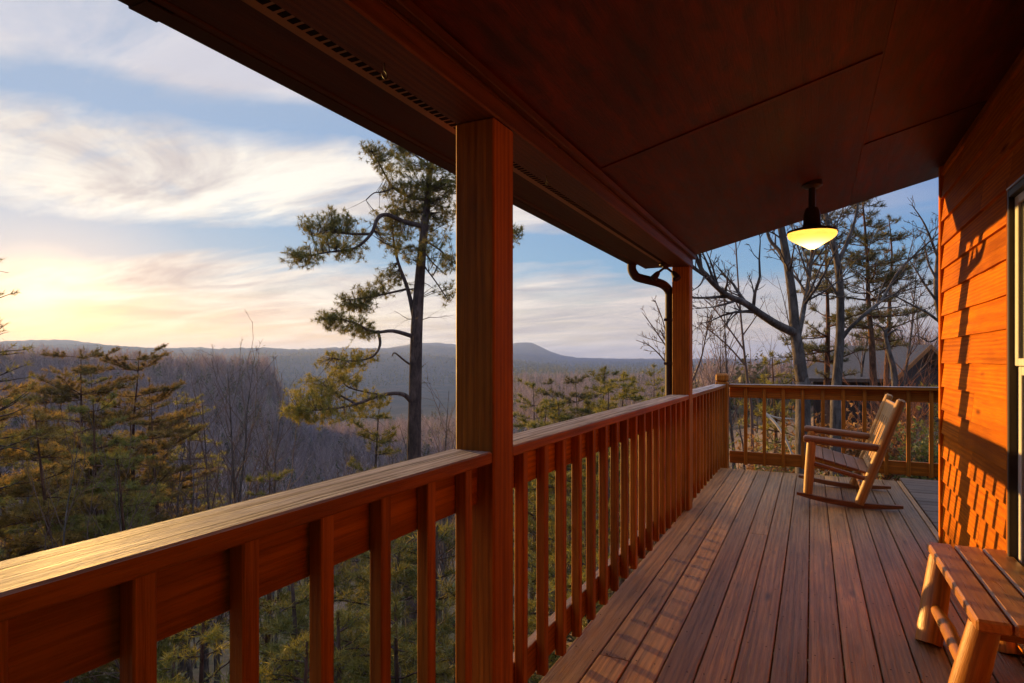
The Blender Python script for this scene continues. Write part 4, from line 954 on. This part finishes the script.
# pines behind the chair
free_pine(874, 172, 19, 0, 51, 'tall dark pine with tiered crown and a reddish trunk behind the far railing', 'needle_dark', 'bark_red', base=.45, whorls=14, spread=0.22, nt=11, tl=.18, tw=.016, dens=1.7, irregular=.5, flat=.25)
free_pine(828, 215, 20, 0, 52, 'slender dark pine behind the second grey leafless tree', 'needle_dark', 'bark_red', base=.35, whorls=14, spread=0.21, nt=11, tl=.18, tw=.016, dens=1.7, irregular=.5, flat=.25)
free_pine(886, 215, 23, 0, 53, 'thin reddish trunked pine close right of the tall tiered one', 'needle_dark', 'bark_red', base=.4, whorls=12, spread=0.17, nt=11, tl=.18, tw=.016, dens=1.7, irregular=.5, flat=.25)
free_pine(776, 352, 21, 0, 54, 'small orange tinged pine low behind the far railing', 'needle_sunlit_gold', 'bark_red', base=.1, whorls=12, spread=.3, nt=9, tl=.2, tw=.018)
free_pine(940, 372, 17, 0, 55, 'little yellow green pine beside the neighbour cabin', 'needle_sunlit_gold', 'bark_red', base=.05, whorls=10, spread=.35, nt=9, tl=.16, tw=.016)
hero_bare('leaning_trunk', [(895, 400), (894, 372), (889, 352), (885, 334), (888, 328)], 17, .12, [([(886, 336), (895, 330), (903, 331)], .04), ([(886, 334), (880, 326), (872, 322)], .03)], 'short crooked leaning trunk before the neighbour cabin roof', 'bark_grey', (2, .6, 3.), 12)
# neighbour cabin
def hp_(u, v, d): return P(u, v, d)
nb = empty('neighbour_cabin', tuple(P(885, 400, 30))); NL = np.array(nb.location); tag(nb, 'neighbouring cabin with a grey brown shingled roof among the trees', 'cabin')
A = P(838, 346, 31); B_ = P(930, 344.5, 29); dirr = unit((B_ - A) * (1, 1, 0)); nrm = np.array((dirr[1], -dirr[0], 0.)); nrm = nrm if nrm @ FWD < 0 else -nrm
def prism(b, pts, th, mi=0):
    pts = np.asarray(pts); n_ = unit(np.cross(pts[1] - pts[0], pts[2] - pts[0])); V = np.vstack([pts, pts - n_ * th]); k = len(pts)
    b.add(V, [list(range(k)), list(range(2 * k - 1, k - 1, -1))] + [[i, i + k, (i + 1) % k + k, (i + 1) % k] for i in range(k)], V, mi)
run, drop = 4.2, 2.3
dn_ = P(893, 379, 26.) - B_; hz = dn_ * (1, 1, 0); C_ = A + dn_; D_ = B_ + dn_; A2 = A - hz + UPV * dn_[2]; B2 = B_ - hz + UPV * dn_[2]; nrm = unit(hz); run = np.linalg.norm(hz); drop = -dn_[2]
b = MB(); prism(b, [A, C_, D_, B_], .16); prism(b, [A, B_, B2, A2], .16); rel(b, NL).build('roof', M['shingle'], nb)
inA, inB = A + dirr * .6 - UPV * .25, B_ - dirr * .5 - UPV * .25
wl = lambda p, s: p + nrm * s * (run - .5) - UPV * (drop - .15)
b = MB(); low = -4.2
def wallpoly(pts): prism(b, pts, .12)
cA, cB, cA2, cB2 = wl(inA, 1), wl(inB, 1), wl(inA, -1), wl(inB, -1)
fl_ = lambda p: np.array((p[0], p[1], low))
wallpoly([cA, fl_(cA), fl_(cB), cB]); wallpoly([cB, fl_(cB), fl_(cB2), cB2, inB]); wallpoly([cA2, fl_(cA2), fl_(cA), cA, inA]); rel(b, NL).build('wall', M['dwall'], nb)
b = MB(); b.beam(B_ + dirr * .03 - UPV * .1, D_ + dirr * .03 - UPV * .1, .05, .2); b.beam(B_ + dirr * .03 - UPV * .1, B2 + dirr * .03 - UPV * .1, .05, .2); rel(b, NL).build('rake_board', M['stain'], nb)
# brush of reddish stems and dry leaved bushes
def bush(u, v, d, h, w_, seed, label, mat, leaf=None, nl=40, name='bush', group=None):
    rg = np.random.default_rng(seed); p = P(u, v, d); g = float(ground(p[0], p[1])); root = empty(name, (p[0], p[1], g)); s_ = TB(); lp = []
    for k in range(nl):
        a = rg.random() * 6.28; dd = np.array((math.cos(a) * w_ * .5, math.sin(a) * w_ * .5, h)) * rg.uniform(.5, 1.1); q, _ = wander(rg, rg.normal(size=3) * .12 * (1, 1, 0), dd, np.linalg.norm(dd), 6, .12, .02); r = np.linspace(.014, .003, 7); s_.tube(q, r, 3); twigs(s_, rg, q, r, 1, .4, 5, .6, .05, .3, .003)
        lp += [q[j] + rg.normal(size=3) * .12 for j in range(2, 7) for _ in range(4)]
    s_.build('stems', [M[mat]], root)
    if leaf:
        c = TB(); lp = np.array(lp); tufts(c, lp, rg.normal(size=lp.shape) + (0, 0, .3), rg, 5, .10, .05, 1.2, .05); c.build('leaves', [M[leaf]], root)
    tag(root, label, 'bush', group)
bush(905, 400, 17, 3.0, 2.6, 70, 'fan of bare reddish stems before the neighbour cabin', 'brush', None, 46)
bush(845, 430, 14, 1.7, 1.8, 71, 'orange dry leaved bush seen between balusters behind the rocking chair', 'brush', 'oakleaf', 34)
bush(872, 430, 15, 1.7, 1.6, 72, 'second orange leaved bush right of the first behind the chair back', 'brush', 'oakleaf', 30)
bush(745, 440, 14, 2.0, 2.0, 73, 'yellow green bush behind the far railing near the corner post', 'twig', 'bushleaf', 34)
bush(782, 425, 15, 1.8, 1.8, 74, 'rusty leaved bush behind the far railing left of the grey trunk', 'brush', 'oakleaf', 26)
bush(925, 425, 13, 1.6, 1.6, 75, 'yellow leaved bush low beside the cabin corner', 'twig', 'bushleaf', 30)
bush(700, 470, 12, 1.6, 2.0, 76, 'bare brown bush below the corner post', 'twig', None, 40)
bush(150, 683, 6, 1.6, 1.8, 77, 'yellow leaved bush right under the nearest railing', 'twig', 'bushleaf', 40)
bush(285, 690, 6.5, 1.7, 1.8, 78, 'golden leaved bush under the railing between the nearest balusters', 'twig', 'bushleaf', 40)
bush(640, 400, 20, 4.5, 1.6, 79, 'pale reddish bare shrub between the pines and the far post', 'brush', None, 30)
vb = []
for k in range(3):
    s_ = TB(); rg2 = np.random.default_rng(90 + k); c = TB(); lp = []
    for j in range(22):
        a = rg2.random() * 6.28; dd = np.array((math.cos(a) * .4, math.sin(a) * .4, 1.)) * rg2.uniform(.5, 1.1); q, _ = wander(rg2, rg2.normal(size=3) * .1 * (1, 1, 0), dd, np.linalg.norm(dd), 5, .16, .0); r = np.linspace(.008, .002, 6); s_.tube(q, r, 3); twigs(s_, rg2, q, r, 1, .5, 6, .7, .05, .2, .002); lp += [q[i] + rg2.normal(size=3) * .08 for i in range(2, 6) for _ in range(3)]
    lp = np.array(lp); tufts(c, lp, rg2.normal(size=lp.shape) + (0, 0, .3), rg2, 4, .07, .035, 1.2, .05); vb.append((s_.build('stems', [M['twig']], mesh_only=True), c.build('leaves', [M[('bushleaf', 'oakleaf', 'bushleaf')[k]]], mesh_only=True)))
for i in range(70):
    if i < 34: u, d = rg.uniform(690, 1000), rg.uniform(9.2, 20)
    else: u, d = rg.uniform(90, 640), rg.uniform(4.5, 15)
    p = P(u, 450, d); g = float(ground(p[0], p[1])); o = empty('undergrowth_shrub', (p[0], p[1], g - .05), rg.random() * 6.28); s = rg.uniform(.5, 1.1); o.scale = (s, s, s)
    if p[0] > -1.7 and p[1] < 8.7: o.location = (p[0] - 4, p[1], float(ground(p[0] - 4, p[1])))
    st, lv = vb[i % 3]; link('stems', st, o)
    if i % 5 != 4: link('leaves', lv, o)
    tag(o, 'low scrubby shrub in the undergrowth around the deck', 'shrub', 'scrubby shrubs in the undergrowth')
# a bleached fallen limb beyond the far railing
fb = empty('fallen_branch', tuple(P(780, 440, 12))); FL = np.array(fb.location); b = MB(); q = smooth_path([P(766, 414, 12.5), P(776, 424, 12.2), P(786, 440, 11.9), P(795, 462, 11.6)], 4); b.tube(q, np.linspace(.032, .018, len(q)), 8); b.tube(smooth_path([P(766, 414, 12.5), P(778, 418, 12.3), P(792, 419, 12.0)], 3), .018, 8); rel(b, FL).build('limb', M['pale_branch'], fb, True); tag(fb, 'bleached fallen limb leaning in the brush beyond the far railing', 'branch')
# ------------------------------------------------------------------ sun, sky, air
SUN_D = np.array((-1., .50, 0.)); SUN_D /= np.linalg.norm(SUN_D); EL = R(3.3)
SUN = np.array((SUN_D[0] * math.cos(EL), SUN_D[1] * math.cos(EL), math.sin(EL)))
from mathutils import Vector
so = bpy.data.objects.new('sun', bpy.data.lights.new('sun', 'SUN')); COL.objects.link(so)
so.data.energy = 5.0; so.data.angle = R(.55); so.data.color = (1, .56, .15)
so.rotation_euler = Vector(SUN).to_track_quat('Z', 'Y').to_euler()
w = bpy.data.worlds.new('World'); sc.world = w; w.use_nodes = True
t = NT.__new__(NT); t.t = w.node_tree; t.t.nodes.clear(); t.m = w
t.out = t.n('ShaderNodeOutputWorld')
sky = t.n('ShaderNodeTexSky', sky_type='NISHITA'); sky.sun_disc = False; sky.sun_elevation = EL
sky.sun_rotation = math.atan2(SUN_D[0], SUN_D[1]); sky.air_density = 1.2; sky.dust_density = 1.5; sky.ozone_density = 2
tc = t.n('ShaderNodeTexCoord').outputs['Generated']
sx = t.n('ShaderNodeSeparateXYZ'); t.l(tc, sx.inputs[0]); X_, Y_, Z_ = sx.outputs
el = t.math('MULTIPLY', t.math('ARCSINE', Z_), 180 / math.pi)          # elevation in degrees
dt = t.n('ShaderNodeVectorMath', operation='DOT_PRODUCT'); t.l(tc, dt.inputs[0]); dt.inputs[1].default_value = tuple(SUN)
sang = t.math('MULTIPLY', t.math('ARCCOSINE', t.math('MINIMUM', dt.outputs['Value'], 1.)), 180 / math.pi)   # degrees from the sun
near = t.ramp(t.math('DIVIDE', sang, 100.), ((0., 1.), (.10, .78), (.25, .42), (.5, .16), (.85, 0.)))
e01 = t.math('DIVIDE', el, 60., clamp=True)
# clear sky by elevation, away from and towards the sun
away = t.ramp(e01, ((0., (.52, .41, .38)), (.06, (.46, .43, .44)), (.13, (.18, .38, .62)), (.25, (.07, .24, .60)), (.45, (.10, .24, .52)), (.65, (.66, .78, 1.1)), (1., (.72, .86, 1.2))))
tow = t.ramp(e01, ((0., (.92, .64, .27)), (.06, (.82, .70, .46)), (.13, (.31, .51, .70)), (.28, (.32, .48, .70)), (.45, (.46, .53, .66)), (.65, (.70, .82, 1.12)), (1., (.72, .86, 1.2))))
f1 = t.ramp(t.math('DIVIDE', sang, 100.), ((0., 1.), (.35, .75), (.75, 0.)))
base = t.mix(f1, away, tow)
ns = t.mix(1., sky.outputs[0], (.06, .06, .06), 'MULTIPLY')
base = t.mix(.25, base, ns)
# cloud decks: streaks on a plane overhead
dn = t.math('ADD', t.math('MAXIMUM', Z_, 0.), .10)
px_ = t.math('DIVIDE', X_, dn); py_ = t.math('DIVIDE', Y_, dn)
cx = t.n('ShaderNodeCombineXYZ'); t.l(px_, cx.inputs[0]); t.l(py_, cx.inputs[1])
rot = t.n('ShaderNodeMapping'); rot.inputs['Rotation'].default_value = (0, 0, R(-28)); rot.inputs['Location'].default_value = (3.1, 1.7, 0); rot.inputs['Scale'].default_value = (.42, 1.0, 1); t.l(cx.outputs[0], rot.inputs[0])
na = t.noise(rot.outputs[0], .75, 9, .60, .6); nb = t.noise(rot.outputs[0], 2.2, 9, .66, .5)
# broad bands of cloud by elevation, broken by the noise
az = t.math('MULTIPLY', t.math('ARCTAN2', X_, Y_), 180 / math.pi)
ew = t.math('ADD', el, t.math('MULTIPLY', t.math('SUBTRACT', na, .5), 8.))
band = t.ramp(t.math('DIVIDE', ew, 60., clamp=True), ((0., .80), (.035, .85), (.11, .92), (.150, .15), (.172, .15), (.215, 1.), (.275, .95), (.315, .30), (.345, .40), (.375, .95), (.7, .7), (1., .5)))
amt = t.ramp(t.math('DIVIDE', sang, 100.), ((0., 1.), (.5, .80), (.63, .40), (.74, .12), (1., .10)))
cov = t.math('MULTIPLY', band, t.math('ADD', t.math('MULTIPLY', nb, 1.5), -.06))
cov = t.math('MULTIPLY', t.ramp(cov, ((.26, 0.), (.66, 1.))), amt)
lum = t.noise(rot.outputs[0], 1.5, 9, .64, .7)
cl_n = t.mix(t.ramp(lum, ((.36, 0.), (.60, 1.))), (.50, .43, .41), (.98, .90, .77))
cl_f = t.mix(t.ramp(lum, ((.36, 0.), (.60, 1.))), (.33, .32, .37), (.60, .48, .45))
f2 = t.ramp(t.math('DIVIDE', sang, 100.), ((0., 1.), (.25, .85), (.6, .12), (.9, 0.)))
cl = t.mix(f2, cl_f, cl_n)
hi = t.ramp(t.math('DIVIDE', el, 60., clamp=True), ((.30, 0.), (.38, .85)))
cl = t.mix(hi, cl, (.55, .54, .60))
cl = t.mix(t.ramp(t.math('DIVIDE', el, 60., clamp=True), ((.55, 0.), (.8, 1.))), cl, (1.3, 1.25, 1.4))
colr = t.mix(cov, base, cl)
glow = t.ramp(t.math('DIVIDE', sang, 40.), ((0., 1.), (.06, .36), (.14, .08), (.3, 0.)))
gl = t.mix(1., (1.8, 1.0, .32), glow, 'MULTIPLY')
colr = t.mix(1., colr, gl, 'ADD')
low = t.ramp(t.math('DIVIDE', el, 12., clamp=True), ((0., 1.), (.2, .7), (.5, .12), (1., 0.)))
wm = t.math('MULTIPLY', low, t.ramp(t.math('DIVIDE', sang, 40.), ((0., 1.), (.25, .6), (.6, .15), (1., 0.))))
colr = t.mix(wm, colr, (1.9, .98, .30))
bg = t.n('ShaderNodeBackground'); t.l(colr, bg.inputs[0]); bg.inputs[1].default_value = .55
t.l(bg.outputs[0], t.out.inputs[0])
# haze
me = bpy.data.meshes.new('haze'); S = 8200; za, zb = -140, 165
me.from_pydata([(x, y, z) for z in (za, zb) for y in (-S, S) for x in (-S, S)], [], [(0, 2, 3, 1), (4, 5, 7, 6), (0, 1, 5, 4), (2, 6, 7, 3), (0, 4, 6, 2), (1, 3, 7, 5)])
t = NT('haze_air'); pv = t.n('ShaderNodeVolumePrincipled'); pv.inputs['Color'].default_value = (.34, .50, 1., 1); pv.inputs['Density'].default_value = HAZE; pv.inputs['Anisotropy'].default_value = .3
t.l(pv.outputs[0], t.out.inputs['Volume']); me.materials.append(t.m)
tag(link('haze', me), kind='stuff')
sc.view_settings.view_transform = 'Standard'; sc.view_settings.look = 'None'; sc.view_settings.gamma = 1; sc.view_settings.exposure = 1.22
sc.view_settings.use_curve_mapping = False
sc.cycles.max_bounces = 7; sc.cycles.diffuse_bounces = 4; sc.cycles.glossy_bounces = 3; sc.cycles.transmission_bounces = 2; sc.cycles.volume_bounces = 0; sc.cycles.transparent_max_bounces = 8
sc.cycles.sample_clamp_indirect = 6
